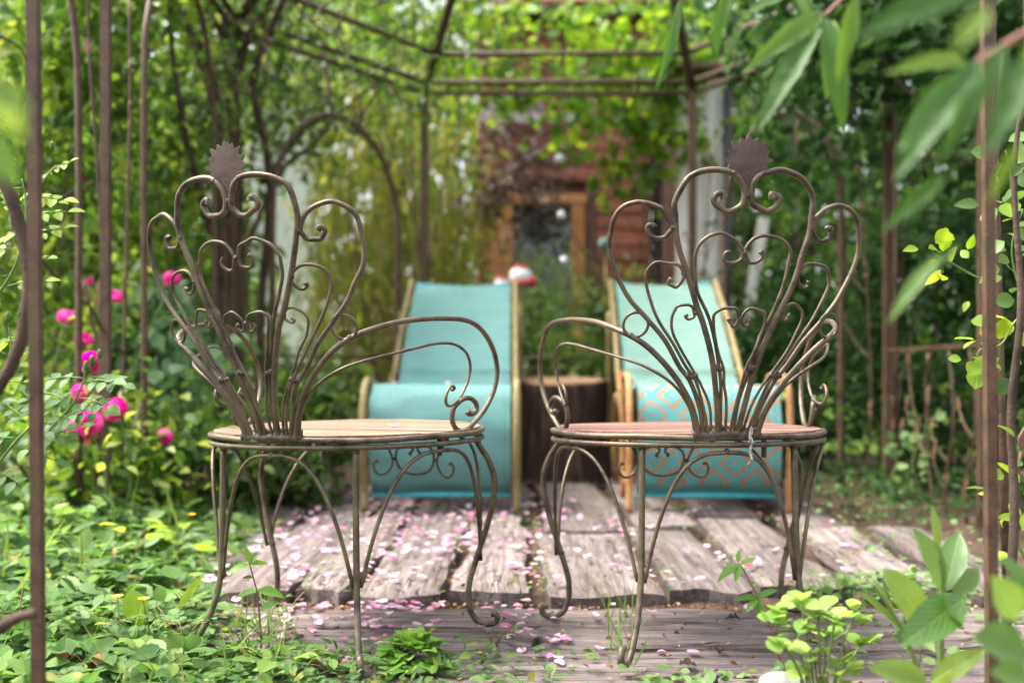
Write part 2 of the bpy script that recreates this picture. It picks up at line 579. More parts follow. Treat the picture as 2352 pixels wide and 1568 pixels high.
def fan_tpl(k=14, r=0.5, crenate=0.06, notch=0.35, cup=0.12):
    """round scalloped leaf, stalk at the origin"""
    v = [(0, 0.0, 0)]
    uv = [(0.5, 0.5)]
    for i in range(k + 1):
        a = -math.pi / 2 + notch + (2 * math.pi - 2 * notch) * i / k
        q = r * (1 + (crenate if i % 2 else -crenate))
        v.append((q * math.cos(a), 0.28 + q * math.sin(a), cup * q + 0.03 * math.sin(i * 2.1)))
        uv.append((0.5 + 0.5 * math.cos(a), 0.5 + 0.5 * math.sin(a)))
    f = [(0, i, i + 1, i + 1) for i in range(1, k + 1)]
    return np.array(v), np.array(f), np.array(uv)


def petal_tpl(w=0.85, cup=0.25, curl=0.1):
    v, f, uv = [], [], []
    n, c = 7, (-1, -0.5, 0, 0.5, 1)
    for i in range(n + 1):
        t = i / n
        hw = w / 2 * (max(0.0, 1 - (2 * t - 1) ** 2) ** 0.55 * (0.62 + 0.5 * t) + 0.04)
        for q in c:
            v.append((q * hw, t - 0.5 - 0.04 * (1 - abs(q)) * (t > 0.9), cup * (q * hw) ** 2 * 3 + curl * (t - 0.5) ** 2 * 3 + 0.02 * math.sin(5 * t + 3 * q)))
            uv.append((0.5 + q / 2, t))
    for i in range(n):
        for j in range(4):
            a = i * 5 + j
            f.append((a, a + 1, a + 6, a + 5))
    return np.array(v), np.array(f), np.array(uv)


T_SIMPLE = leaf_tpl(0.5, 2, 0.5, 0, 0.12, 0.2)
T_OVATE = leaf_tpl(0.55, 5, 0.4, 0, 0.18, 0.16)
T_ROUND = leaf_tpl(0.82, 5, 0.5, 0, 0.12, 0.12, 0, 0, 0.6)
T_SERR = leaf_tpl(0.62, 11, 0.45, 0.09, 0.16, 0.18)
T_LANCE = leaf_tpl(0.24, 8, 0.4, 0, 0.35, 0.25, 0, 0.12)
T_BAMB = leaf_tpl(0.14, 3, 0.3, 0, 0.25, 0.2)
T_SPOON = leaf_tpl(0.46, 7, 0.62, 0, 0.22, 0.14, 0, 0.1, 0.5)
T_FAN = fan_tpl()
T_GRASS = leaf_tpl(0.035, 4, 0.25, 0, 0.3, 0.2)


def lobed_tpl():
    """pinnate, deeply cut leaf made of seven toothed lobes"""
    v, f, uv = [], [], []
    lob = [(0.0, 0.42, 0.0, 0.58), (0.75, 0.40, 0.38, 0.42), (-0.75, 0.40, 0.38, 0.42), (1.05, 0.16, 0.2, 0.36), (-1.05, 0.16, 0.2, 0.36), (0.42, 0.62, 0.4, 0.34), (-0.42, 0.62, 0.4, 0.34)]
    tv, tf, tu = leaf_tpl(0.62, 7, 0.55, 0.22, 0.1, 0.1, 0, 0, 0.5)
    for a, y0, _, ln in lob:
        b = len(v)
        ca, sa = math.cos(a), math.sin(a)
        for x, y, z in tv * ln:
            v.append((x * ca + y * sa, y0 + y * ca - x * sa, z))
        uv += [tuple(q) for q in tu]
        f += [tuple(int(i) + b for i in q) for q in tf]
    b = len(v)
    v += [(-0.012, 0, 0), (0.012, 0, 0), (0.012, 0.8, 0), (-0.012, 0.8, 0)]
    uv += [(0.5, 0), (0.5, 0), (0.5, 1), (0.5, 1)]
    f.append((b, b + 1, b + 2, b + 3))
    return np.array(v), np.array(f), np.array(uv)


T_LOBED = lobed_tpl()


def trifoliate(tpl):
    v, f, uv = [], [], []
    tv, tf, tu = tpl
    for a, s in ((0, 1.0), (1.25, 0.92), (-1.25, 0.92)):
        b = len(v)
        ca, sa = math.cos(a), math.sin(a)
        for x, y, z in tv * s:
            v.append((x * ca + y * sa, y * ca - x * sa, z))
        uv += [tuple(q) for q in tu]
        f += [tuple(int(i) + b for i in q) for q in tf]
    return np.array(v), np.array(f), np.array(uv)


T_STRAW = trifoliate(leaf_tpl(0.72, 11, 0.55, 0.10, 0.12, 0.15, 0, 0, 0.4))


def unit(a):
    return a / np.maximum(np.linalg.norm(a, axis=-1, keepdims=True), 1e-9)


def leaves(name, tpl, pos, axis, up, size, material, parent=None, smooth=True):
    """one mesh of many leaves"""
    tv, tf, tu = tpl
    n, k = len(pos), len(tv)
    a = unit(np.asarray(axis, float))
    side = unit(np.cross(a, np.asarray(up, float)) + 1e-6)
    nor = np.cross(side, a)
    s = np.asarray(size, float).reshape(-1, 1, 1)
    vv = np.asarray(pos)[:, None, :] + s * (tv[None, :, 0:1] * side[:, None, :] + tv[None, :, 1:2] * a[:, None, :] + tv[None, :, 2:3] * nor[:, None, :])
    ff = (tf[None] + (np.arange(n) * k)[:, None, None]).reshape(-1, tf.shape[1])
    me = bpy.data.meshes.new(name)
    tri = tf[:, 2] == tf[:, 3]
    loops = []
    if tri.any():
        lf = [tuple(q[:3]) if q[2] == q[3] else tuple(q) for q in ff.tolist()]
        me.from_pydata(vv.reshape(-1, 3).tolist(), [], lf)
        li = np.array([i for q in lf for i in q])
    else:
        me.vertices.add(n * k)
        me.vertices.foreach_set('co', vv.reshape(-1).astype(np.float32))
        me.loops.add(ff.size)
        me.loops.foreach_set('vertex_index', ff.reshape(-1).astype(np.int32))
        me.polygons.add(len(ff))
        me.polygons.foreach_set('loop_start', np.arange(0, ff.size, 4, dtype=np.int32))
        me.update(calc_edges=True)
        li = ff.reshape(-1)
    uv = me.uv_layers.new(name='UVMap')
    uv.data.foreach_set('uv', np.tile(tu, (n, 1))[li].reshape(-1).astype(np.float32))
    if smooth:
        me.polygons.foreach_set('use_smooth', [True] * len(me.polygons))
    me.materials.append(material)
    me.validate()
    return link_mesh(name, me, parent)


def rdir(n, down=0.3):
    a = RNG.normal(0, 1, (n, 3))
    a[:, 2] -= down * 1.5
    return unit(a)


def rup(n, j=0.6):
    a = RNG.normal(0, j, (n, 3))
    a[:, 2] += 1
    return unit(a)


def clumps(c, r, nc, n, spread=0.25, shell=0.5):
    """positions gathered in clumps through an ellipsoid"""
    d = unit(RNG.normal(0, 1, (nc, 3)))
    rad = shell + (1 - shell) * RNG.random((nc, 1)) ** 0.6
    cc = np.array(c) + d * rad * np.array(r)
    w = RNG.random(nc) ** 1.5 + 0.15
    k = RNG.choice(nc, n, p=w / w.sum())
    sp = spread * min(r) * (0.5 + RNG.random(nc))[k]
    return cc[k] + RNG.normal(0, 1, (n, 3)) * sp[:, None]


def sheet_clumps(corners, nc, n, spread, thick):
    """clumped positions spread over a 4-cornered sheet"""
    a, b, c, d = (np.array(tuple(q)) for q in corners)
    u, v = RNG.random((nc, 1)), RNG.random((nc, 1))
    cc = (a * (1 - u) + b * u) * (1 - v) + (d * (1 - u) + c * u) * v
    cc += RNG.normal(0, thick, (nc, 3))
    w = RNG.random(nc) ** 1.5 + 0.1
    k = RNG.choice(nc, n, p=w / w.sum())
    return cc[k] + RNG.normal(0, spread, (n, 3))


# ================================================================== THE SETTING
g = bpy.data.meshes.new('ground')
gx, gy = np.meshgrid(np.linspace(-60, 60, 61), np.linspace(-20, 100, 61))
gm = grid_mesh('ground', gx, gy, np.full_like(gx, -0.045), m_ground('soil'))
tag(link_mesh('ground', gm), 'brown garden soil with crumbs and debris', None, None, 'structure')

lx, ly = np.meshgrid(np.linspace(-40, 40, 41), np.linspace(6.6, 80, 41))
tag(link_mesh('lawn', grid_mesh('lawn', lx, ly, np.full_like(lx, -0.035), m_ground('lawn_grass', True))), 'green lawn behind the shrubs', None, None, 'structure')

# patio: a levelled soil bed that carries the old planks
px, py = np.meshgrid(np.linspace(-2.2, 2.4, 70), np.linspace(0.9, 6.2, 80))
pz = -0.028 + 0.012 * np.sin(px * 9 + np.cos(py * 7)) * np.cos(py * 11 + px * 3) + RNG.normal(0, 0.003, px.shape)
patio = link_mesh('patio', grid_mesh('patio', px, py, pz, m_ground('soil')))
tag(patio, 'old timber planks laid over bare soil', None, None, 'structure')


def plank(x0, x1, y0, y1, z, th, along='x', yaw=0.0, tilt=0.0):
    """worn plank: ragged ends, wavy edges, crowned top. Local x is the grain."""
    ln, wd = (x1 - x0, y1 - y0) if along == 'x' else (y1 - y0, x1 - x0)
    nl, nw = max(8, int(ln / 0.07)), 6
    top = []
    ew = [np.cumsum(RNG.normal(0, 0.0055, nl + 1)) for _ in range(2)]
    ew = [e - np.linspace(e[0], e[-1], nl + 1) for e in ew]
    e0 = np.convolve(RNG.normal(0, 0.024, nw + 3), (0.25, 0.5, 0.25), 'valid')
    e1 = np.convolve(RNG.normal(0, 0.010, nw + 3), (0.25, 0.5, 0.25), 'valid')
    V, Fc = [], []
    for lay in range(3):                       # bottom, upper edge, inset top
        for i in range(nl + 1):
            for j in range(nw + 1):
                u, w = i / nl, j / nw
                x = -ln / 2 + ln * u + (e0[j] * max(0, 1 - u * nl) + e1[j] * max(0, 1 - (1 - u) * nl))
                y = -wd / 2 + wd * w + ew[0][i] * (1 - w) + ew[1][i] * w
                zz = 0.0
                if lay == 0:
                    zz = -th
                else:
                    edge = min(u * nl, (1 - u) * nl, w * nw, (1 - w) * nw)
                    zz = -0.009 + RNG.normal(0, 0.002) if edge < 0.5 else RNG.normal(0, 0.0018)
                if lay != 1:
                    V.append((x, y, zz))
    W_ = nw + 1
    half = (nl + 1) * W_
    for i in range(nl):
        for j in range(nw):
            a = half + i * W_ + j
            Fc.append((a, a + W_, a + W_ + 1, a + 1))
    rim = [(i, 0) for i in range(nl + 1)] + [(nl, j) for j in range(1, W_)] + [(i, nw) for i in range(nl - 1, -1, -1)] + [(0, j) for j in range(nw - 1, 0, -1)]
    for k in range(len(rim)):
        a = rim[k][0] * W_ + rim[k][1]
        b = rim[(k + 1) % len(rim)][0] * W_ + rim[(k + 1) % len(rim)][1]
        Fc.append((a, b, half + b, half + a))
    me = bpy.data.meshes.new('plank')
    me.from_pydata(V, [], Fc)
    me.materials.append(PLANK)
    me.update()
    rz = yaw + (0 if along == 'x' else math.pi / 2)
    return link_mesh('plank', me, patio, ((x0 + x1) / 2, (y0 + y1) / 2, z), (tilt, rnd.uniform(-0.004, 0.004), rz))


# planks lying across, in front
for y0, y1, joints in [(2.095, 2.245, (-0.78, 0.52, 1.75)), (1.925, 2.085, (-0.95, 0.05, 1.62)), (1.765, 1.917, (-1.2, -0.30, 0.82, 1.9)), (1.60, 1.757, (-1.1, 0.35, 1.5)), (1.44, 1.592, (-1.0, -0.1, 1.2)), (1.27, 1.43, (-0.9, 0.4, 1.3))]:
    for a, b in zip(joints[:-1], joints[1:]):
        plank(a + 0.004, b - 0.004, y0, y1, rnd.uniform(-0.004, 0.003), 0.04, 'x', rnd.uniform(-0.006, 0.006))
# planks running away, behind the step
edges = [(-0.93, -0.73), (-0.71, -0.515), (-0.495, -0.385), (-0.362, -0.162), (-0.145, 0.045), (0.088, 0.355), (0.38, 0.575), (0.625, 0.835), (0.89, 1.075), (1.14, 1.30)]
for i, (a, b) in enumerate(edges):
    yaw = -0.015 if a < 0 else -0.10 * min(1, max(0, a - 0.2))
    s0 = 2.335 + rnd.uniform(-0.035, 0.045)
    if i == 5:
        s0 = 2.315
    ym = 3.45 + rnd.uniform(-0.3, 0.3)
    plank(a, b, s0, ym, 0.022 + rnd.uniform(-0.010, 0.008), 0.045, 'y', yaw + rnd.uniform(-0.012, 0.012), rnd.uniform(-0.02, 0.02))
    if a > 1.0:
        continue
    plank(a + 0.01 + 0.09 * max(0, a), b + 0.01 + 0.09 * max(0, a), ym + 0.02, 4.7 + rnd.uniform(-0.2, 0.2), 0.022 + rnd.uniform(-0.010, 0.008), 0.045, 'y', yaw + rnd.uniform(-0.012, 0.012), rnd.uniform(-0.02, 0.02))

# ================================================================== GAZEBO
V2 = dict(NL=(-0.593, 1.25), LM=(-1.224, 3.0), LF=(-1.27, 4.55), FL=(-0.492, 5.6), FR=(1.014, 5.6), RF=(1.681, 4.45), RM=(1.652, 3.5), NR=(0.652, 1.35))
gz = empty('iron_gazebo', (0.2, 3.4, 0))
tag(gz, 'rusty brown iron gazebo of posts, arches and roof ribs around the patio', 'gazebo')
GO = Vector((0.2, 3.4, 0))


def gl(x, y, z):
    return (x - GO.x, y - GO.y, z)


ZB = 2.115
for k, (x, y) in V2.items():
    r = 0.0095 if k in ('NL', 'NR') else {'RF': 0.026, 'FL': 0.030, 'FR': 0.030}.get(k, 0.0185)
    lean = -0.008 if k in ('NL', 'NR') else 0.0
    o = MB().tube([gl(x, y, -0.05), gl(x + lean, y, 1.0), gl(x + 2 * lean, y, ZB + 0.05)], r, 4, sub=1, square=True).build('post', RUST, gz, smooth=False)
order = ['NL', 'LM', 'LF', 'FL', 'FR', 'RF', 'RM', 'NR']
for a, b in zip(order, order[1:] + order[:1]):
    A, B = V2[a], V2[b]
    for dz, r in ((-0.03, 0.0145), (0.033, 0.016)):
        MB().tube([gl(*A, ZB + dz), gl(*B, ZB + dz)], r, 6, sub=1).build('beam', RUST, gz)
APEX = (0.25, 3.4, 2.95)
for k, (x, y) in V2.items():
    p0, p1 = np.array((x, y, ZB)), np.array(APEX)
    mid = p0 * 0.55 + p1 * 0.45 + np.array((0, 0, 0.12))
    MB().tube([gl(*p0), gl(*mid), gl(*p1)], 0.026, 6, sub=6).build('roof_rib', RUST, gz)


def rib_pt(k, t):
    x, y = V2[k]
    p0, p1 = np.array((x, y, ZB)), np.array(APEX)
    mid = p0 * 0.55 + p1 * 0.45 + np.array((0, 0, 0.12))
    return (1 - t) ** 2 * p0 + 2 * t * (1 - t) * mid + t * t * p1


for a, b in zip(order, order[1:] + order[:1]):
    if a in ('NL', 'NR') or b in ('NL', 'NR'):
        continue
    MB().tube([gl(*rib_pt(a, 0.12)), gl(*rib_pt(b, 0.12))], 0.0145, 6, sub=1).build('roof_ring', RUST, gz)
MB().blob(gl(*APEX), 0.05).build('finial', RUST, gz)


def iron_leaf(parent, p, u, s):
    """pointed leaf cut from plate, on a branch"""
    out = [(0, 0), (-0.16, 0.25), (-0.22, 0.5), (-0.12, 0.8), (0, 1.0), (0.14, 0.75), (0.2, 0.45), (0.12, 0.2)]
    up = Vector((rnd.uniform(-0.35, 0.35) * u.x, rnd.uniform(-0.35, 0.35) * u.y, 1)).normalized()
    n = Vector(u).cross(up)
    MB().prism([(x * s * 1.25, y * s) for x, y in out], p, u, up, n, 0.003).build('leaf', RUST_LEAF, parent, smooth=False)


def branch_panel(A, B, z0, z1, count, leaves_each, forks=1, big=1.0):
    """wavy iron branches with plate leaves filling the gap between two uprights"""
    A, B = Vector((*A, 0)), Vector((*B, 0))
    u = (B - A).normalized()
    L = (B - A).length
    for i in range(count):
        t = (i + 0.5) / count
        pts = []
        ph = rnd.uniform(0, 6)
        amp = min(0.35 * L / count, 0.035) * big
        for j in range(7):
            q = j / 6
            w = t * L + amp * math.sin(q * 5 + ph) + rnd.uniform(-0.4, 0.4) * amp
            pts.append(A + u * w + Vector((0, 0, z0 + (z1 - z0) * q)))
        br = MB().tube([gl(*p) for p in pts], 0.0052, 5, sub=3).build('branch', RUST, gz)
        for f in range(forks):
            j = rnd.choice((1, 2, 3, 4))
            s = rnd.choice((-1, 1))
            q0 = pts[j]
            q2 = q0 + u * s * rnd.uniform(0.5, 0.9) * L / count + Vector((0, 0, rnd.uniform(0.10, 0.2) * min(1, z1 - z0)))
            q1 = (q0 + q2) / 2 - Vector((0, 0, 0.02))
            MB().tube([gl(*q0), gl(*q1), gl(*q2)], 0.0045, 5, sub=4).build('twig', RUST, br)
            iron_leaf(br, gl(*q2), u, rnd.uniform(0.05, 0.065) * big)
        for f in range(leaves_each):
            j = rnd.uniform(0.12, 0.95)
            k = min(int(j * 6), 5)
            p = pts[k].lerp(pts[k + 1], j * 6 - k)
            iron_leaf(br, gl(*p), u * rnd.choice((-1, 1)), rnd.uniform(0.045, 0.062) * big)


def side(a, b, arch=True, bar=True, fl=0.17, decor=1, ztop=1.82):
    A, B = np.array(V2[a]), np.array(V2[b])
    q0, q1 = A + (B - A) * fl, B - (B - A) * fl
    m = (q0 + q1) / 2
    zs = ztop - 0.52
    pts = [gl(*q0, -0.04), gl(*q0, 0.7), gl(*q0, zs)]
    for w in (0.25, 0.5, 0.75, 1.0, 1.25, 1.5, 1.75):
        an = math.pi / 2 * w
        c = m + (q0 - m) * math.cos(an)
        pts.append(gl(*c, zs + (ztop - zs) * math.sin(an)))
    pts += [gl(*q1, zs), gl(*q1, 0.7), gl(*q1, -0.04)]
    if arch:
        MB().tube(pts, 0.0115 if a == 'LM' else 0.017, 6, sub=4).build('arch', RUST, gz)
    if decor:
        branch_panel(tuple(A), tuple(q0), 0.0, 1.75, 1, 7 if decor > 1 else 4, 2)
        branch_panel(tuple(q1), tuple(B), 0.0, 1.75, 1, 7 if decor > 1 else 4, 2)
    if bar:
        MB().tube([gl(*q0, 0.60), gl(*q1, 0.60)], 0.008, 5, sub=1).build('rail', RUST, gz)


side('LM', 'LF', True, False, 0.22, 2, 2.05)
side('LF', 'FL', True, True, 0.17, 1)
side('FL', 'FR', False, True, 0.03, 0)
side('FR', 'RF', True, False, 0.2, 2)
side('RF', 'RM', False, False, 0.12, 0)
# flanking rod on the open side of the left post and its branch
x, y = V2['LM']
MB().tube([gl(x - 0.092, y + 0.02, -0.04), gl(x - 0.09, y + 0.02, 1.15), gl(x - 0.105, y + 0.02, 1.6), gl(x - 0.15, y - 0.03, 1.85)], 0.0105, 6, sub=4).build('rod', RUST, gz)
branch_panel((x - 0.08, y + 0.02), (x, y), 0.0, 1.75, 1, 6, 2)
# the low panel of branches on the right
MB().tube([gl(*V2['RF'], 0.62), gl(*V2['RM'], 0.62)], 0.012, 4, sub=1, square=True).build('rail', RUST, gz, smooth=False)
branch_panel(V2['RF'], V2['RM'], -0.03, 0.61, 5, 2, 2, 1.15)
A, B = np.array(V2['RF']), np.array(V2['RM'])
for t in (0.10,):
    q = A + (B - A) * t
    MB().tube([gl(*q, -0.03), gl(*q, 2.1)], 0.0095, 6, sub=1).build('rod', RUST, gz)
# rods flanking the right front post
for dx, dy in ((0.345, 0.75), (0.405, 0.72)):
    x, y = V2['NR']
    MB().tube([gl(x + dx + 0.05, y + dy, -0.04), gl(x + dx + 0.02, y + dy, 1.0), gl(x + dx, y + dy, 2.1)], 0.0085, 6, sub=2).build('rod', RUST, gz)
branch_panel((1.00, 2.10), (1.06, 2.12), 0.0, 1.2, 1, 5, 1)


# ================================================================== GARDEN CHAIRS
def fan(x, h):
    return (x, -0.2728 - 0.3988 * h + 1.0465 * x * x + 0.291 * h * h, 0.405 + h)


ROD_A = [(-0.0184, 0.0), (-0.0225, 0.0431), (-0.0335, 0.1062), (-0.0465, 0.1525), (-0.0631, 0.2019), (-0.0788, 0.2356), (-0.0947, 0.2803), (-0.108, 0.3209), (-0.117, 0.354), (-0.1216, 0.3832), (-0.1205, 0.4086), (-0.1132, 0.4301), (-0.0995, 0.4461), (-0.0801, 0.4548), (-0.0547, 0.4575), (-0.0345, 0.4547), (-0.0191, 0.4458), (-0.0089, 0.4315), (-0.0062, 0.4153), (-0.0092, 0.4015), (-0.0192, 0.3941), (-0.0331, 0.3915), (-0.0463, 0.3958), (-0.0541, 0.4041), (-0.0553, 0.4131), (-0.0501, 0.4186), (-0.0437, 0.4178), (-0.0409, 0.4128)]
ROD_B = [(-0.0110, 0.0), (-0.0155, 0.059), (-0.0217, 0.0984), (-0.0285, 0.1295), (-0.0415, 0.1754), (-0.0555, 0.2131), (-0.0713, 0.2542), (-0.0825, 0.2876), (-0.0858, 0.3097), (-0.083, 0.3243), (-0.0747, 0.3388), (-0.0605, 0.3479), (-0.0425, 0.3515), (-0.0250, 0.348), (-0.012, 0.339), (-0.0043, 0.3244), (-0.0054, 0.3134), (-0.0115, 0.3053), (-0.0219, 0.3041), (-0.0308, 0.3096), (-0.034, 0.3176), (-0.0299, 0.3231), (-0.0252, 0.3213)]
ROD_C = [(-0.0040, 0.0), (-0.0085, 0.059), (-0.0155, 0.0945), (-0.0225, 0.1256), (-0.0325, 0.1525), (-0.0412, 0.183), (-0.0462, 0.2056), (-0.0443, 0.2188), (-0.0354, 0.2263), (-0.0225, 0.2282), (-0.0095, 0.2226), (-0.0035, 0.2114), (-0.0048, 0.202), (-0.0105, 0.1963), (-0.0172, 0.2), (-0.019, 0.2064), (-0.0147, 0.2087)]
ROD_D = [(-0.0424, 0.0), (-0.0555, 0.0511), (-0.0762, 0.1004), (-0.0964, 0.1295), (-0.1257, 0.1718), (-0.1575, 0.21), (-0.1847, 0.2443), (-0.2041, 0.2748), (-0.2177, 0.3015), (-0.2242, 0.3316), (-0.2252, 0.3576), (-0.219, 0.3832), (-0.2056, 0.4009), (-0.1847, 0.4072), (-0.1636, 0.4063), (-0.1438, 0.3965), (-0.1318, 0.3816), (-0.1257, 0.3651), (-0.1287, 0.3542), (-0.1363, 0.3471), (-0.1469, 0.3455), (-0.1578, 0.3495), (-0.1642, 0.3588), (-0.1628, 0.3668), (-0.1568, 0.3685), (-0.1531, 0.3651)]
ROD_E = [(-0.0349, 0.0), (-0.0475, 0.0511), (-0.0670, 0.1023), (-0.0852, 0.1295), (-0.1107, 0.1679), (-0.1356, 0.2079), (-0.1519, 0.2363), (-0.1636, 0.2664), (-0.1646, 0.2851), (-0.1589, 0.2979), (-0.1449, 0.305), (-0.1271, 0.3065), (-0.1123, 0.3008), (-0.1025, 0.2877), (-0.1035, 0.2748), (-0.112, 0.2656), (-0.121, 0.2639), (-0.1268, 0.2695), (-0.126, 0.2751), (-0.1216, 0.2739)]
ROD_F = [(-0.0275, 0.0), (-0.0385, 0.0551), (-0.0555, 0.0945), (-0.0711, 0.1198), (-0.0949, 0.1564), (-0.1103, 0.1869), (-0.1167, 0.2096), (-0.1148, 0.2246), (-0.1062, 0.2328), (-0.0936, 0.2357), (-0.0821, 0.2301), (-0.0777, 0.2207), (-0.0807, 0.2113), (-0.0879, 0.2087), (-0.092, 0.214), (-0.0885, 0.2162)]
ARM = [(-0.0515, -0.272, 0.405), (-0.0600, -0.280, 0.436), (-0.0725, -0.289, 0.468), (-0.0945, -0.299, 0.503), (-0.1235, -0.306, 0.538), (-0.1545, -0.306, 0.568), (-0.182, -0.298, 0.587), (-0.208, -0.265, 0.603), (-0.229, -0.205, 0.617), (-0.250, -0.140, 0.6245), (-0.268, -0.080, 0.627), (-0.280, -0.032, 0.625), (-0.287, 0.012, 0.614), (-0.290, 0.052, 0.592), (-0.292, 0.082, 0.562), (-0.291, 0.098, 0.530), (-0.288, 0.098, 0.500), (-0.282, 0.084, 0.470), (-0.275, 0.062, 0.445), (-0.267, 0.032, 0.423), (-0.262, 0.010, 0.4115), (-0.258, -0.008, 0.409), (-0.255, -0.030, 0.4165), (-0.254, -0.043, 0.433), (-0.256, -0.042, 0.452), (-0.262, -0.034, 0.465), (-0.270, -0.018, 0.4735), (-0.276, 0.0, 0.4725), (-0.280, 0.014, 0.462), (-0.280, 0.015, 0.450), (-0.277, 0.006, 0.443), (-0.274, -0.006, 0.4435), (-0.272, -0.010, 0.448)]
ARM_IN = [(-0.0575, -0.268, 0.405), (-0.0690, -0.283, 0.450), (-0.0860, -0.290, 0.480), (-0.1110, -0.292, 0.507), (-0.1500, -0.284, 0.532), (-0.182, -0.260, 0.5465), (-0.212, -0.213, 0.559), (-0.238, -0.160, 0.571), (-0.258, -0.115, 0.5795), (-0.270, -0.075, 0.5795), (-0.274, -0.042, 0.572), (-0.273, -0.012, 0.560), (-0.271, 0.006, 0.543), (-0.269, 0.010, 0.525), (-0.266, 0.002, 0.502), (-0.263, -0.018, 0.480), (-0.262, -0.036, 0.469), (-0.262, -0.061, 0.4615), (-0.262, -0.081, 0.463), (-0.264, -0.092, 0.474), (-0.266, -0.088, 0.489), (-0.268, -0.075, 0.4985), (-0.268, -0.064, 0.498), (-0.267, -0.060, 0.4935), (-0.266, -0.068, 0.492)]
SCR_U = [(0.0334, 0.3308), (0.0285, 0.3363), (0.0346, 0.3403), (0.037, 0.3486), (0.022, 0.3557), (-0.0005, 0.3465), (-0.0066, 0.3276), (-0.0017, 0.3086), (0.0116, 0.2943), (0.031, 0.2881), (0.0438, 0.2875)]
SCR_S = [(-0.036, 0.375), (-0.0285, 0.355), (-0.0174, 0.3301), (-0.015, 0.3135), (-0.0223, 0.297), (-0.0343, 0.2864), (-0.0488, 0.2854), (-0.0596, 0.2962), (-0.0608, 0.3104), (-0.0548, 0.3174), (-0.0488, 0.3138)]
R_ = 0.275
LEG_B = [(-0.010, 0.386), (-0.008, 0.30), (-0.006, 0.22), (-0.002, 0.145), (0.010, 0.095), (0.028, 0.055), (0.050, 0.024), (0.072, 0.0095), (0.092, 0.012), (0.102, 0.026), (0.096, 0.040), (0.084, 0.040)]
LEG_F = [(-0.012, 0.386), (-0.004, 0.370), (0.012, 0.345), (0.024, 0.310), (0.024, 0.275), (0.012, 0.220), (-0.006, 0.165), (-0.014, 0.140), (-0.024, 0.110), (-0.030, 0.080), (-0.029, 0.045), (-0.017, 0.018), (0.003, 0.0085), (0.021, 0.0095), (0.0285, 0.020), (0.0235, 0.029), (0.015, 0.0275)]


def polar(a, r, z):
    """angle a in degrees from the back of the seat, towards local +x"""
    t = math.radians(a)
    return (r * math.sin(t), -r * math.cos(t), z)


BEAD = {}


def bead(parent, p, r):
    if r not in BEAD:
        BEAD[r] = MB().blob((0, 0, 0), (r, r * 0.9, r * 1.05), 7, 5, 0.14).mesh('weld_bead', IRON_WELD)
    link_mesh('weld_bead', BEAD[r], parent, p, (rnd.uniform(0, 6), rnd.uniform(0, 6), 0))


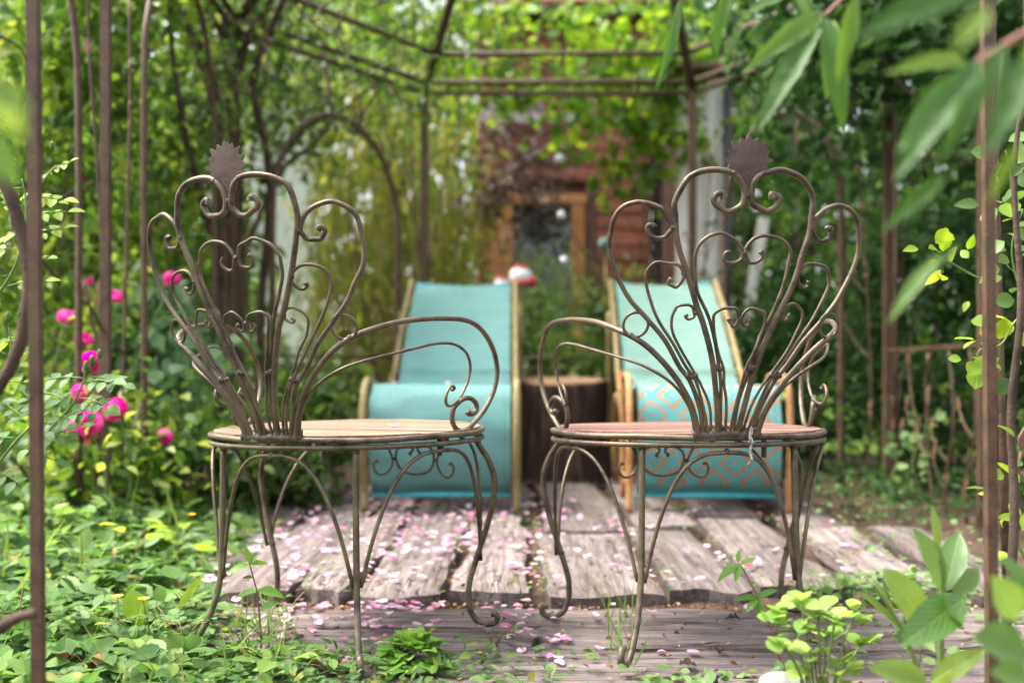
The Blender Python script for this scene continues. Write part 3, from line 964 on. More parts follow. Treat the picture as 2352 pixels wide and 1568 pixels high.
def garden_chair(label, loc, yaw, tilt, roll, wood, z0=0.0):
    root = empty('garden_chair', loc, (tilt, roll, math.radians(yaw)))
    tag(root, label, 'chair', 'wrought iron garden chairs')

    def mir(pts, s):
        return [(p[0] * s, *p[1:]) for p in pts]
    jt = lambda pts, k=0.0012: [(p[0] + rnd.gauss(0, k), p[1] + rnd.gauss(0, k)) for p in pts]
    for s in (1, -1):
        rods = []
        for nm, pts, r in (('A', ROD_A, 0.0053), ('B', ROD_B, 0.0032), ('C', ROD_C, 0.0027), ('D', ROD_D, 0.0043), ('E', ROD_E, 0.0029), ('F', ROD_F, 0.0026)):
            q = jt(pts, 0.0014)
            off = {'A': 0, 'B': 0.0015, 'C': -0.001, 'D': 0.001, 'E': -0.0015, 'F': 0.0005}[nm]
            p3 = [fan(x * s, h) for x, h in q]
            p3 = [(x, y + off, z) for x, y, z in p3]
            rr = [r] * (len(p3) - 3) + [r * 1.0, r * 1.1, r * 1.25]
            o = MB().tube(p3, rr, 9, sub=5).build('backrest_rod', IRON, root)
            rods.append(o)
        x = -0.0385 * s
        for i, (bx, bh, br) in enumerate(((-0.0335, 0.1255, 0.0068), (-0.0265, 0.1235, 0.0058))):
            bead(rods[0], fan(bx * s, bh), br)
        for bx, bh, br in ((-0.083, 0.112, 0.0068), (-0.076, 0.1105, 0.0062), (-0.069, 0.112, 0.0056)):
            bead(rods[3], fan(bx * s, bh), br)
        bead(rods[3], fan(-0.1215 * s, 0.3625), 0.0060)
        bead(rods[4], fan(-0.1000 * s, 0.2865), 0.0056)
        bead(rods[5], fan(-0.0760 * s, 0.2210), 0.0050)
        arm = MB().tube(mir([(p[0], p[1], p[2]) for p in ARM], s), [0.0054] * 8 + [0.0050] * 20 + [0.0050, 0.0058, 0.0070], 9, sub=5).build('armrest', IRON, root)
        MB().tube(mir(ARM_IN, s), [0.0029] * 22 + [0.0031, 0.0037], 8, sub=5).build('arm_scroll', IRON, arm)
        bead(arm, (-0.2615 * s, -0.036, 0.467), 0.0052)
        bead(arm, (-0.259 * s, -0.006, 0.4085), 0.0062)
        # little ring between arm and backrest
        c = np.array((-0.1755 * s, 0.2010))
        ring = [fan(c[0] + 0.0205 * math.cos(a), c[1] + 0.021 * math.sin(a)) for a in np.linspace(0, 2 * math.pi, 14, endpoint=False)]
        MB().tube(ring, 0.0027, 8, True, 3).build('arm_ring', IRON, root)
        bead(arm, (-0.182 * s, -0.299, 0.588), 0.0058)
        # legs
        for a, prof in ((-33, LEG_B), (-108, LEG_F)):
            p3 = [polar(a * s, R_ + r, z) for r, z in prof]
            n = len(p3)
            rr = [0.0062] * (n - 4) + [0.0063, 0.0067, 0.0067, 0.0058]
            lg = MB().tube(p3, rr, 9, sub=5).build('leg', IRON, root)
            bead(lg, polar(a * s, R_ - 0.010, 0.384), 0.0078)
            bead(lg, polar(a * s, R_ - 0.006 if a == -33 else R_ - 0.014, 0.143), 0.0075)
    bead(root.children[0], fan(0, 0.4155), 0.0064)
    bead(root.children[1], fan(0, 0.3215), 0.0048)
    bead(root.children[2], fan(0, 0.2105), 0.0044)

    def arch(a0, a1, rr=0.0039):
        pts = []
        m, hw = (a0 + a1) / 2, (a1 - a0) / 2
        for i in range(19):
            u = -1 + i / 9
            e = abs(u) ** 1.0
            ang = m + hw * 0.96 * math.copysign(abs(u) ** 0.78, u)
            z = 0.140 + 0.238 * (1 - e ** 2.4)
            pts.append(polar(ang, R_ - 0.004, z))
        o = MB().tube(pts, rr, 8, sub=3).build('arch_brace', IRON, root)
        bead(o, polar(m, R_ - 0.004, 0.381), 0.0056)
    arch(-33, 33)
    arch(-108, -33)
    arch(33, 108)
    for s in (1, -1):
        pts = []
        for i in range(10):
            u = i / 9
            pts.append(polar((108 + 38 * u ** 1.25) * s, R_ - 0.006, 0.140 + 0.236 * (1 - (1 - u) ** 2.1)))
        MB().tube(pts, 0.0038, 8, sub=3).build('half_arch_brace', IRON, root)
    # apron scrolls under the front edge
    cxs = 0.0438
    sh = 0.018
    for s in (1, -1):
        MB().tube([((x - cxs) * s + sh, 0.262 - 1.2 * ((x - cxs) * s + sh) ** 2, z) for x, z in SCR_U], 0.0030, 7, sub=4).build('apron_scroll', IRON, root)
        so = MB().tube([((x - cxs) * s + sh, 0.262 - 1.2 * ((x - cxs) * s + sh) ** 2, z) for x, z in SCR_S], 0.0031, 7, sub=4).build('apron_scroll', IRON, root)
        bead(so, ((-0.011 - cxs) * s + sh, 0.259, 0.322), 0.0048)
    # rings
    k = 48
    MB().tube([polar(360 * i / k, R_, 0.4055 + 0.0012 * math.sin(i * 0.9)) for i in range(k)], 0.0055, 9, True, 2).build('seat_ring', IRON, root)
    MB().tube([polar(360 * i / k, R_ - 0.001, 0.3895 + 0.0030 * math.sin(2 * math.pi * i / k + 1.2)) for i in range(k)], 0.0052, 9, True, 2).build('support_ring', IRON, root)
    # seat slats, cut to the circle
    n = 8
    rs = R_ - 0.006
    w = 2 * rs / n
    for i in range(n):
        y0, y1 = -rs + i * w + 0.0008, -rs + (i + 1) * w - 0.0008
        out = []
        ys = np.linspace(y0, y1, 5)
        for yy in ys:
            out.append((math.sqrt(max(rs * rs - yy * yy, 1e-5)), yy))
        for yy in ys[::-1]:
            out.append((-math.sqrt(max(rs * rs - yy * yy, 1e-5)), yy))
        z = 0.4065 + rnd.uniform(-0.0008, 0.0008)
        MB().prism(out, (0, 0, z), (1, 0, 0), (0, 1, 0), (0, 0, 1), 0.013).build('seat_slat', wood, root, smooth=False)
    for a in (-70, 20, 75, 150, -150):
        x, y, z = polar(a, R_ - 0.03, 0.388)
        MB().tube([(x, y, 0.400), (x, y, 0.366)], 0.005, 6, sub=1).build('bolt', IRON_WELD, root, smooth=False)
    # lumpy weld that holds the fan to the ring
    wl_ = MB()
    arcp = [polar(a, R_ - 0.001, 0.4115 + rnd.uniform(-0.002, 0.002)) for a in np.linspace(-13, 13, 22)]
    wl_.tube(arcp, 0.0090, 9, sub=2, jitter=0.10)
    wl_.build('weld', IRON_WELD, root)
    for a in np.linspace(-11.5, 11.5, 9):
        bead(root, polar(a, R_ - 0.004 + rnd.uniform(-0.003, 0.003), 0.421 + rnd.uniform(-0.002, 0.003)), 0.0078)
    # sun plate
    out = []
    tips = 16
    for i in range(tips):
        a = 2 * math.pi * i / tips + math.pi / 2
        big = 0.0438 if i % 2 == 0 else 0.0398
        for da, r in ((-0.18, 0.0335), (-0.022, big), (0.022, big), (0.18, 0.0335)):
            rr = r * (1 + rnd.uniform(-0.02, 0.02))
            out.append((rr * math.cos(a + da) * 0.98, rr * math.sin(a + da)))
    c = fan(0, 0.4745)
    ay = Vector((0, -0.12, 1)).normalized()
    ax = Vector((1, 0, 0))
    az = ax.cross(ay)
    sp = MB().prism(out, (c[0], c[1] + 0.004, c[2]), ax, ay, az, 0.0035).build('sun_plate', PLATE, root, smooth=False)
    for s in (1, -1):
        bead(sp, fan(0.026 * s, 0.4515), 0.0068)
    return root


DC = 2.06
chL = garden_chair('wrought iron armchair with tan wood seat before the plain turquoise lounger', ((807 - CX) / F * DC, DC, 0.0), -21.5, 0.010, -0.006, SLAT_TAN)
chR = garden_chair('wrought iron armchair with reddish wood seat and string tied at its back', ((1576 - CX) / F * DC, DC, 0.0), 5.85, -0.012, 0.0, SLAT_RED)

# frayed white string tied round the rings of the chair with the reddish seat
st = empty('string', ((1576 - CX) / F * DC, DC, 0), (0, 0, math.radians(5.85)))
tag(st, 'frayed whitish string knotted round the seat ring of the reddish chair', 'string')
for k in range(3):
    pts = []
    for i in range(9):
        a = 7.8 + 0.5 * math.sin(i * 1.7 + k)
        pts.append(polar(a, R_ + 0.0105 + 0.002 * math.sin(i + k * 2), 0.428 - i * 0.0072 + rnd.uniform(-0.001, 0.001)))
    MB().tube(pts, 0.0015, 5, sub=3, jitter=0.25).build('strand', m_plain('string_fibre', (0.40, 0.36, 0.33), 0.9, 0, 0.2, 0.35, 90), st)
for k in range(7):
    p = polar(7.8 + rnd.uniform(-1, 1), R_ + 0.012, rnd.uniform(0.365, 0.425))
    q = (p[0] + rnd.uniform(-0.008, 0.008), p[1] - 0.004, p[2] + rnd.uniform(-0.01, 0.004))
    MB().tube([p, q], [0.001, 0.0004], 4, sub=1).build('frayed_end', MATS['string_fibre'], st)


# ================================================================== LOUNGERS
def m_sling(name, base, dots, kind):
    def b(nt, out):
        k = N(nt)
        uv = k.coord('UV')
        sx = k.n('ShaderNodeSeparateXYZ')
        k.l(uv, sx.inputs[0])
        u, v = sx.outputs[0], sx.outputs[1]        # metres across / along
        wv = k.math('MULTIPLY', k.math('SINE', k.math('MULTIPLY', k.math('ADD', u, v), 300.0)), k.math('SINE', k.math('MULTIPLY', k.math('SUBTRACT', u, v), 300.0)))
        col = k.mix(k.math('MULTIPLY_ADD', wv, 0.5, 0.5), tuple(x * 1.22 for x in base), tuple(x * 0.50 for x in base))
        if kind == 'diamond':
            pu = k.math('ABSOLUTE', k.math('SUBTRACT', k.math('FRACT', k.math('MULTIPLY', u, 1 / 0.148)), 0.5))
            pv = k.math('ABSOLUTE', k.math('SUBTRACT', k.math('FRACT', k.math('MULTIPLY', v, 1 / 0.165)), 0.5))
            m = k.math('ADD', pu, pv)
            ring = k.math('FRACT', k.math('MULTIPLY_ADD', m, 3.0, 0.2))
            on = k.math('LESS_THAN', ring, 0.40)
            band = k.math('GREATER_THAN', v, 0.055)
            on = k.math('MULTIPLY', on, band)
            col = k.mix(on, col, dots)
        elif kind == 'dots':
            pu = k.math('SINE', k.math('MULTIPLY', u, 2 * math.pi / 0.052))
            pv = k.math('SINE', k.math('MULTIPLY', v, 2 * math.pi / 0.062))
            on = k.math('GREATER_THAN', k.math('ABSOLUTE', k.math('MULTIPLY', pu, pv)), 0.66)
            col = k.mix(on, col, dots)
        st_ = k.noise(k.coord('Object'), 5.0, 5, 0.65)
        col = k.mix(k.math('MULTIPLY', k.ramp(st_, [(0.42, (0, 0, 0)), (0.72, (1, 1, 1))]), 0.55), col, tuple(0.45 * x + 0.05 for x in base))
        seam = k.math('LESS_THAN', k.math('ABSOLUTE', k.math('SUBTRACT', k.math('ABSOLUTE', k.math('SUBTRACT', u, 0.5)), 0.232)), 0.0025)
        col = k.mix(k.math('MULTIPLY', seam, 0.5), col, tuple(0.5 * x for x in base))
        k.bsdf(out, col, 0.62, 0, 0.25, k.bump(wv, 0.35, 0.004))
    return mat(name, b)


TEAL = m_sling('sling_turquoise', (0.115, 0.275, 0.255), (0, 0, 0), 'plain')
TEAL_DOT = m_sling('sling_dotted', (0.105, 0.275, 0.255), (0.23, 0.19, 0.07), 'dots')
TEAL_DIA = m_sling('sling_diamond', (0.080, 0.320, 0.320), (0.300, 0.155, 0.072), 'diamond')
HEM = m_plain('sling_hem', (0.07, 0.42, 0.46), 0.55, 0, 0.3, 0.15, 30)


def sling(name, prof, w0, w1, material, parent, sag=0.0, v0=0.0):
    p = cr([(0, y, z) for y, z in prof], 8)[:, 1:]
    ln = np.concatenate([[0], np.cumsum(np.linalg.norm(np.diff(p, axis=0), axis=1))])
    m = 15
    s = np.linspace(-1, 1, m)
    wid = np.interp(ln / ln[-1], [0, 1], [w0, w1]) / 2
    X = wid[:, None] * s[None]
    env = np.sin(np.pi * np.clip(ln / ln[-1], 0, 1))[:, None]
    Y = np.repeat(p[:, :1], m, 1) + sag * (1 - s[None] ** 2) * 0.6
    Z = np.repeat(p[:, 1:], m, 1) - sag * (1 - s[None] ** 2) * (0.35 + 0.65 * env)
    Z = Z + 0.0035 * np.sin(ln[:, None] * 31 + 3 * s[None]) * (0.3 + s[None] ** 2) + 0.003 * np.sin(ln[:, None] * 63 + 9 * s[None] ** 2)
    Y = Y + 0.0035 * np.sin(ln[:, None] * 44 + 5 * s[None]) * (0.3 + s[None] ** 2)
    U = X + 0.5
    Vv = np.repeat((ln + v0)[:, None], m, 1)
    return link_mesh(name, grid_mesh(name, X, Y, Z, material, U, Vv), parent)


def lounger(label, loc, yaw, patterned):
    """deck lounger; local -y is the foot end, which looks at the camera"""
    root = empty('sun_lounger', loc, (0, 0, yaw))
    tag(root, label, 'lounger', 'fabric deck loungers')
    fr = RATTAN if patterned else BAMBOO_FRAME
    fb = BAMBOO_FRAME
    w = 0.505
    hw = w / 2 + 0.022
    foot = [(0.10, 0.055), (0.035, 0.12), (0.0, 0.22), (0.0, 0.32), (0.03, 0.41), (0.085, 0.455), (0.15, 0.455)]
    seat = [(0.14, 0.452), (0.32, 0.43), (0.60, 0.395), (0.80, 0.41), (0.92, 0.475), (0.955, 0.52)]
    back = [(0.955, 0.505), (1.10, 0.61), (1.30, 0.735), (1.50, 0.855), (1.72, 0.965)]
    sling('foot_sling', foot, w, w, TEAL_DIA if patterned else TEAL, root, 0.004)
    sling('seat_sling', seat, w, w * 0.98, TEAL_DOT if patterned else TEAL, root, 0.02)
    sling('back_sling', back, w * 0.98, w * 0.98, TEAL_DOT if patterned else TEAL, root, 0.022)
    MB().tube([(-w / 2, 0.10, 0.055), (w / 2, 0.10, 0.055)], 0.011, 7, sub=1).build('bottom_hem', HEM, root)
    MB().tube([(-w / 2, 1.722, 0.966), (0, 1.745, 0.945), (w / 2, 1.722, 0.966)], 0.008, 7, sub=6).build('top_hem', HEM, root)
    for s in (1, -1):
        # curved front rail with leg
        rail = [(0.04, 0.0), (0.035, 0.10), (-0.004, 0.22), (-0.006, 0.33), (0.03, 0.425), (0.09, 0.468), (0.18, 0.468), (0.40, 0.445), (0.72, 0.42), (0.95, 0.50)]
        MB().tube([(s * hw, y, z) for y, z in (rail[5:] if patterned else rail)], 0.0145 if not patterned else 0.0115, 9, sub=5).build('front_rail', fr, root)
        MB().tube([(s * hw, y, z) for y, z in [(0.55, 0.30), (0.80, 0.40), (0.955, 0.495), (1.30, 0.735), (1.74, 0.985)]], 0.0135, 8, sub=4).build('back_rail', fb, root)
        MB().tube([(s * (hw + 0.01), y, z) for y, z in [(1.02, 0.0), (0.98, 0.25), (0.80, 0.40)]], 0.016, 8, sub=3).build('rear_leg', fr, root)
        MB().tube([(s * (hw + 0.02), y, z) for y, z in [(1.42, 0.80), (1.48, 0.45), (1.55, 0.0)]], 0.014, 8, sub=3).build('prop_leg', fb, root)
        if patterned:
            # cane loop beside the foot end
            MB().tube([(s * (hw + 0.008), y, z) for y, z in [(0.42, 0.0), (0.415, 0.20), (0.41, 0.40), (0.39, 0.475), (0.30, 0.49), (0.11, 0.487), (0.03, 0.44), (0.0, 0.30), (0.025, 0.12), (0.03, 0.0)]], 0.0125, 8, sub=5).build('cane_loop', fr, root)
            MB().tube([(s * (hw + 0.008), 0.03, 0.10), (s * (hw + 0.008), 0.41, 0.10)], 0.012, 7, sub=1).build('side_rung', fr, root)
    for y, z in ((0.62, 0.375), (1.0, 0.17), (1.0, 0.50)):
        MB().tube([(-hw, y, z), (hw, y, z)], 0.012, 7, sub=1).build('cross_bar', fb, root)
    return root


dl = 3.55
lounger('plain turquoise fabric lounger with olive bamboo rails beside the stump', ((1010 - CX) / F * dl, dl, 0.02), 0.0, False)
lounger('turquoise lounger with orange diamond pattern and rattan frame', ((1628 - CX) / F * dl, dl - 0.02, 0.02), -0.055, True)

# ================================================================== STUMP
sp = P(1288, 850, 4.75)
stump = empty('tree_stump', (sp.x, sp.y, 0.0))
tag(stump, 'dark bark tree stump with pale sawn top between the two loungers', 'stump')
mb = MB()
nseg = 40
lev = [(-0.03, 1.18), (0.04, 1.08), (0.14, 1.0), (0.28, 0.97), (0.40, 0.98), (0.475, 0.99)]
ph = [rnd.uniform(0, 6) for _ in range(4)]
prof = [1 + 0.04 * math.sin(3 * a + ph[0]) + 0.035 * math.sin(7 * a + ph[1]) + 0.025 * math.sin(13 * a + ph[2]) + rnd.uniform(-0.035, 0.035) for a in np.linspace(0, 2 * math.pi, nseg, endpoint=False)]
for z, s in lev:
    for j in range(nseg):
        a = 2 * math.pi * j / nseg
        r = 0.213 * s * (prof[j] + rnd.uniform(-0.022, 0.022))
        mb.v.append((r * math.cos(a), r * math.sin(a), z + (0.016 * math.sin(a) if z > 0.45 else 0)))
for i in range(len(lev) - 1):
    for j in range(nseg):
        mb.f.append((i * nseg + j, i * nseg + (j + 1) % nseg, (i + 1) * nseg + (j + 1) % nseg, (i + 1) * nseg + j))


def b_stump(nt, out):
    k = N(nt)
    v = k.coord('Object')
    n_ = k.noise(k.mapping(v, (26, 26, 5)), 1.0, 6, 0.65)
    c = k.ramp(n_, [(0.35, (0.018, 0.012, 0.009)), (0.55, (0.062, 0.040, 0.028)), (0.75, (0.16, 0.105, 0.072))])
    k.bsdf(out, c, 0.9, 0, 0.2, k.bump(n_, 1.0, 0.03))


mb.build('bark', mat('stump_bark', b_stump), stump)


def b_rings(nt, out):
    k = N(nt)
    v = k.coord('Object')
    ln = k.n('ShaderNodeVectorMath', operation='LENGTH')
    k.l(v, ln.inputs[0])
    d = k.math('ADD', ln.outputs['Value'], k.math('MULTIPLY', k.noise(v, 9, 3), 0.03))
    w = k.math('SINE', k.math('MULTIPLY', d, 420.0))
    c = k.mix(k.ramp(k.noise(v, 7, 5), [(0.35, (0, 0, 0)), (0.65, (1, 1, 1))]), k.mix(k.math('MULTIPLY_ADD', w, 0.3, 0.4), (0.33, 0.19, 0.09), (0.21, 0.11, 0.05)), (0.16, 0.10, 0.06))
    k.bsdf(out, c, 0.8, 0, 0.2, k.bump(k.noise(v, 80, 4), 0.5, 0.004))


mb = MB()
top = []
for j in range(nseg):
    a = 2 * math.pi * j / nseg
    r = 0.200 * prof[j]
    top.append((r * math.cos(a), r * math.sin(a)))
base = 0
for x, y in top:
    mb.v.append((x, y, 0.485 + 0.075 * y))
for x, y in top:
    mb.v.append((x * 1.02, y * 1.02, 0.465 + 0.075 * y))
mb.v.append((0, 0, 0.487))
for j in range(nseg):
    jj = (j + 1) % nseg
    mb.f.append((2 * nseg, j, jj))
    mb.f.append((j, nseg + j, nseg + jj, jj))
mb.build('sawn_top', mat('growth_rings', b_rings), stump, smooth=False)

# ================================================================== CABIN BEHIND
DCB = 8.0
cb = empty('wooden_cabin', (0.4, DCB, 0))
tag(cb, 'red brown board cabin with orange window frame behind the gazebo', 'cabin')


def cbx(x):
    return (x - CX) / F * DCB - 0.4


def bxo(name, x0, x1, y0, y1, z0, z1, m, parent, bev=0.006):
    return MB().box(((x0 + x1) / 2, (y0 + y1) / 2, (z0 + z1) / 2), (x1 - x0, y1 - y0, z1 - z0), bev).build(name, m, parent, smooth=False)


wx0, wx1 = cbx(1178), cbx(1312)
zl = 1.835
bh = 0.128
left, right = cbx(1096), cbx(1492)
z = 0.12
while z < 3.3:
    z1 = z + bh - 0.006
    segs = [(left, cbx(1132)), (cbx(1345), right)] if z < zl + 0.08 else [(left, right)]
    for a, b in segs:
        MB().box(((a + b) / 2, 0, (z + z1) / 2), (b - a, 0.028, z1 - z), 0.008, Euler((-0.05, 0, 0))).build('wall_board', CABIN, cb, smooth=False)
    z += bh
bxo('back_wall', left, right + 0.02, 0.06, 0.1, 0, 3.42, CABIN_DARK, cb)
bxo('plinth', left, right, -0.03, 0.05, -0.05, 0.11, m_plain('plinth_stone', (0.25, 0.23, 0.21), 0.9), cb)
wf = empty('window', (0, 0, 0))
wf.parent = cb
bxo('jamb', cbx(1130), wx0, -0.06, 0.02, 0.45, zl + 0.02, CABIN_TRIM, wf)
bxo('jamb', wx1, cbx(1343), -0.06, 0.02, 0.45, zl + 0.02, CABIN_TRIM, wf)
bxo('lintel', cbx(1126), cbx(1347), -0.065, 0.02, zl + 0.022, zl + 0.10, CABIN_TRIM, wf)
bxo('sill', cbx(1126), cbx(1347), -0.09, 0.02, 0.38, 0.448, CABIN_TRIM, wf)
bxo('pane', wx0 - 0.005, wx1 + 0.005, 0.0, 0.012, 0.45, zl + 0.02, m_glass('window_glass'), wf, 0)
bxo('corner_board', cbx(1346), cbx(1366), -0.035, 0.016, 0.1, zl + 0.12, CABIN_DARK, cb)
bxo('corner_post', cbx(1512), cbx(1546), -0.3, -0.18, -0.04, 2.7, CABIN_DARK, cb)
bxo('gap_shade_panel', right + 0.021, cbx(1546), 0.0, 0.05, 0.0, 3.2, m_plain('gap_shade', (0.012, 0.010, 0.010), 0.9), cb)  # near-black panel: the shade of the gap is put into its colour
# roof, and a pale awning board over the window
for i in range(5):
    o = MB().box((0.02, -0.05 + i * 0.45, 3.50 + i * 0.24), (1.85, 0.60, 0.03), 0.008, Euler((0.45, 0, 0))).build('roof_course', m_plain('roof_tiles', (0.13, 0.045, 0.03), 0.8, 0, 0.3, 0.4, 12), cb, smooth=False)
for k_, (za, zb) in enumerate(((2.46, 2.54), (2.547, 2.63))):
    bxo('awning_board', cbx(1100), cbx(1246), -0.22 + 0.03 * k_, -0.19 + 0.03 * k_, za, zb, FASCIA, cb)
for xa in (cbx(1104), cbx(1238)):
    bxo('awning_bracket', xa, xa + 0.03, -0.185, -0.02, 2.44, 2.60, CABIN_DARK, cb)

# ------------------------------------------------ shed of white boards
DS = 6.35
sh_ = empty('garden_shed', ((1605 - CX) / F * DS, DS, 0))
tag(sh_, 'weathered white vertical board shed corner behind the patterned lounger', 'shed')
for i, (a, b, dy) in enumerate(((-0.145, -0.055, 0), (-0.05, 0.035, 0.01), (0.04, 0.12, 0.0), (0.125, 0.20, 0.03))):
    o = MB().box((0, 0, 0), (2.45, b - a, 0.025), 0.004).build('board', WHITE_BOARD, sh_, smooth=False)
    o.rotation_euler = (math.pi / 2, -math.pi / 2, 0)
    o.location = ((a + b) / 2, dy, 1.18)
MB().tube([(0.17, -0.06, 0.0), (0.17, -0.06, 2.3)], 0.028, 9, sub=1).build('drain_pipe', m_plain('pipe_blue_grey', (0.03, 0.04, 0.055), 0.4), sh_)
bxo('roof', -0.3, 0.4, -0.15, 0.6, 2.41, 2.45, CABIN_DARK, sh_)
o = MB().box((0, 0, 0), (1.1, 0.07, 0.022), 0.004).build('leaning_board', WHITE_BOARD, None, smooth=False)
o.location = tuple(P(1722, 700, 6.2))
o.rotation_euler = (math.pi / 2, -math.pi / 2 + 0.16, 0)
tag(o, 'pale loose board leaning at a slant right of the white shed', 'board')

# ------------------------------------------------ white house far left
hs = empty('white_house', (-2.35, 9.6, 0))
tag(hs, 'white rendered house wall glimpsed between the trunks', 'house')
WH = m_plain('white_render', (0.72, 0.72, 0.74), 0.9, 0, 0.2, 0.05, 3)
bxo('wall', -1.3, 0.42, 0, 0.3, 0.35, 3.2, WH, hs)
bxo('plinth', -1.32, 0.44, -0.03, 0.33, -0.05, 0.348, m_plain('plinth_stone', (0.25, 0.23, 0.21), 0.9), hs)
bxo('eaves', -1.5, 0.62, -0.3, 0.5, 3.202, 3.32, CABIN_DARK, hs)
w2 = bxo('window', -0.75, -0.15, -0.03, 0.03, 1.1, 2.1, m_glass('window_glass'), hs)
bxo('frame', -0.80, -0.752, -0.05, 0.02, 1.05, 2.15, WH, w2)
bxo('frame', -0.148, -0.10, -0.05, 0.02, 1.05, 2.15, WH, w2)

# ------------------------------------------------ hanging glass balls
mob = empty('hanging_mobile', tuple(P(1289, 200, 6.1)))
tag(mob, 'string of pearly glass balls hanging in front of the cabin', 'mobile')
PEARL = m_plain('pearl_glass', (0.62, 0.64, 0.66), 0.12, 0.3, 0.8, 0.1, 20, 0)
o0 = P(1289, 200, 6.1)
for x, y, r in ((1286, 365, 0.032), (1291, 495, 0.032), (1297, 600, 0.036)):
    p = P(x, y, 6.1) - o0
    MB().blob(p, r, 14, 10).build('glass_ball', PEARL, mob)
MB().tube([(0, 0, 0), P(1286, 340, 6.1) - o0, P(1290, 480, 6.1) - o0, P(1297, 590, 6.1) - o0], 0.002, 5, sub=2).build('wire', IRON, mob)
for x, y in ((1287, 410), (1291, 440)):
    p = P(x, y, 6.1) - o0
    b = MB()
    b.blob(p, (0.016, 0.03, 0.02), 8, 6)
    b.prism([(-0.01, 0), (-0.06, 0.035), (-0.05, 0.0), (-0.01, -0.012)], p, (1, 0, 0), (0, 0, 1), (0, 1, 0), 0.006)
    b.build('metal_bird', IRON_WELD, mob)

# ------------------------------------------------ little red and white garden ornaments
RED = m_plain('red_paint', (0.62, 0.03, 0.045), 0.3, 0, 0.5, 0.1)
WHT = m_plain('white_paint', (0.78, 0.77, 0.76), 0.35, 0, 0.5, 0.05)


def ornament(x, y, d, r, label):
    """round white ornament with red band and foot on a stick"""
    p = P(x, y, d)
    root = empty('garden_ornament', (p.x, p.y, -0.04))
    tag(root, label, 'ornament', 'red and white garden ornaments')
    h = p.z + 0.04
    MB().tube([(0, 0, 0), (0, 0, h)], 0.008, 6, sub=1).build('stick', CULM, root)
    MB().blob((0, 0, h), r, 14, 10).build('ball', WHT, root)
    k = 16
    for zz, rr in ((-0.55, 0.016), (0.8, 0.012)):
        q = math.sqrt(1 - zz * zz) * r
        MB().tube([(q * math.cos(2 * math.pi * i / k), q * math.sin(2 * math.pi * i / k), h + zz * r) for i in range(k)], rr, 6, True, 1).build('red_band', RED, root)
    MB().blob((r * 0.95, -0.02, h - 0.35 * r), r * 0.42, 10, 7).build('red_knob', RED, root)


ornament(1196, 636, 5.9, 0.068, 'larger round white ornament with red bands between the loungers')
ornament(1152, 652, 5.75, 0.040, 'smaller round white and red ornament close to the plain lounger')
p = P(1391, 562, 6.6)
tb = empty('garden_ball', (p.x, p.y, -0.04))
tag(tb, 'small turquoise garden ball on a stick before the cabin', 'ornament')
MB().tube([(0, 0, 0), (0, 0, p.z)], 0.008, 6, sub=1).build('stick', CULM, tb)
MB().blob((0, 0, p.z + 0.04), 0.05, 14, 10).build('ball', m_plain('turquoise_glaze', (0.10, 0.24, 0.21), 0.35), tb)

# ================================================================== TREES, SHRUBS AND CLIMBERS
def stem_path(a, b, bow=0.1, n=5):
    a, b = np.array(tuple(a), float), np.array(tuple(b), float)
    d = RNG.normal(0, 1, 3)
    pts = []
    for i in range(n):
        t = i / (n - 1)
        pts.append(a * (1 - t) + b * t + d * bow * math.sin(math.pi * t) + RNG.normal(0, bow * 0.25, 3) * (0 < i < n - 1))
    return pts


def tree(name, label, base, height, crown_c, crown_r, nclump, nleaf, lsize, lmat, trunk_r=0.12, tpl=T_SIMPLE, limbs=7, spread=0.22, shell=0.35, group=None, cat='tree', down=0.35):
    root = empty(name, base)
    tag(root, label, cat, group)
    b = np.array(base, float)
    cc = np.array(crown_c, float) - b
    tr = MB()
    top = cc + np.array((0, 0, crown_r[2] * 0.2))
    tr.tube([(0, 0, -0.05), tuple(cc * 0.33 + RNG.normal(0, 0.05, 3)), tuple(cc * 0.7 + RNG.normal(0, 0.06, 3)), tuple(top)], [trunk_r * 1.25, trunk_r, trunk_r * 0.8, trunk_r * 0.3], 8, sub=4)
    t_ = tr.build('trunk', BARK, root)
    for i in range(limbs):
        f = RNG.uniform(0.35, 0.95)
        s = top * f
        e = cc + unit(RNG.normal(0, 1, 3)) * np.array(crown_r) * RNG.uniform(0.55, 0.9)
        MB().tube(stem_path(s, e, 0.08 * crown_r[0]), [trunk_r * 0.42, trunk_r * 0.22, trunk_r * 0.07], 5, sub=3).build('limb', BARK, t_)
    pos = clumps(cc, crown_r, nclump, nleaf, spread, shell)
    pos = pos[pos[:, 2] > 0.02]
    n = len(pos)
    leaves('crown', tpl, pos, rdir(n, down), rup(n, 0.7), RNG.uniform(0.7, 1.25, n) * lsize, lmat, root)
    return root


def shrub(label, base, r, nclump, nleaf, lsize, lmat, tpl=T_SIMPLE, stems=8, group=None, name='shrub', cat='shrub', spread=0.2, shell=0.45, zc=None, stem_mat=None, down=0.1):
    root = empty(name, base)
    tag(root, label, cat, group)
    c = np.array((0, 0, r[2] * 0.95 if zc is None else zc))
    for i in range(stems):
        e = c + unit(RNG.normal(0, 1, 3)) * np.array(r) * 0.7
        e[2] = max(e[2], 0.15)
        MB().tube(stem_path((RNG.normal(0, 0.06), RNG.normal(0, 0.06), -0.05), e, 0.05), [0.012, 0.008, 0.003], 5, sub=3).build('stem', stem_mat or BARK, root)
    pos = clumps(c, r, nclump, nleaf, spread, shell)
    pos = pos[pos[:, 2] > 0.0]
    n = len(pos)
    leaves('foliage', tpl, pos, rdir(n, down), rup(n, 0.6), RNG.uniform(0.65, 1.3, n) * lsize, lmat, root)
    return root


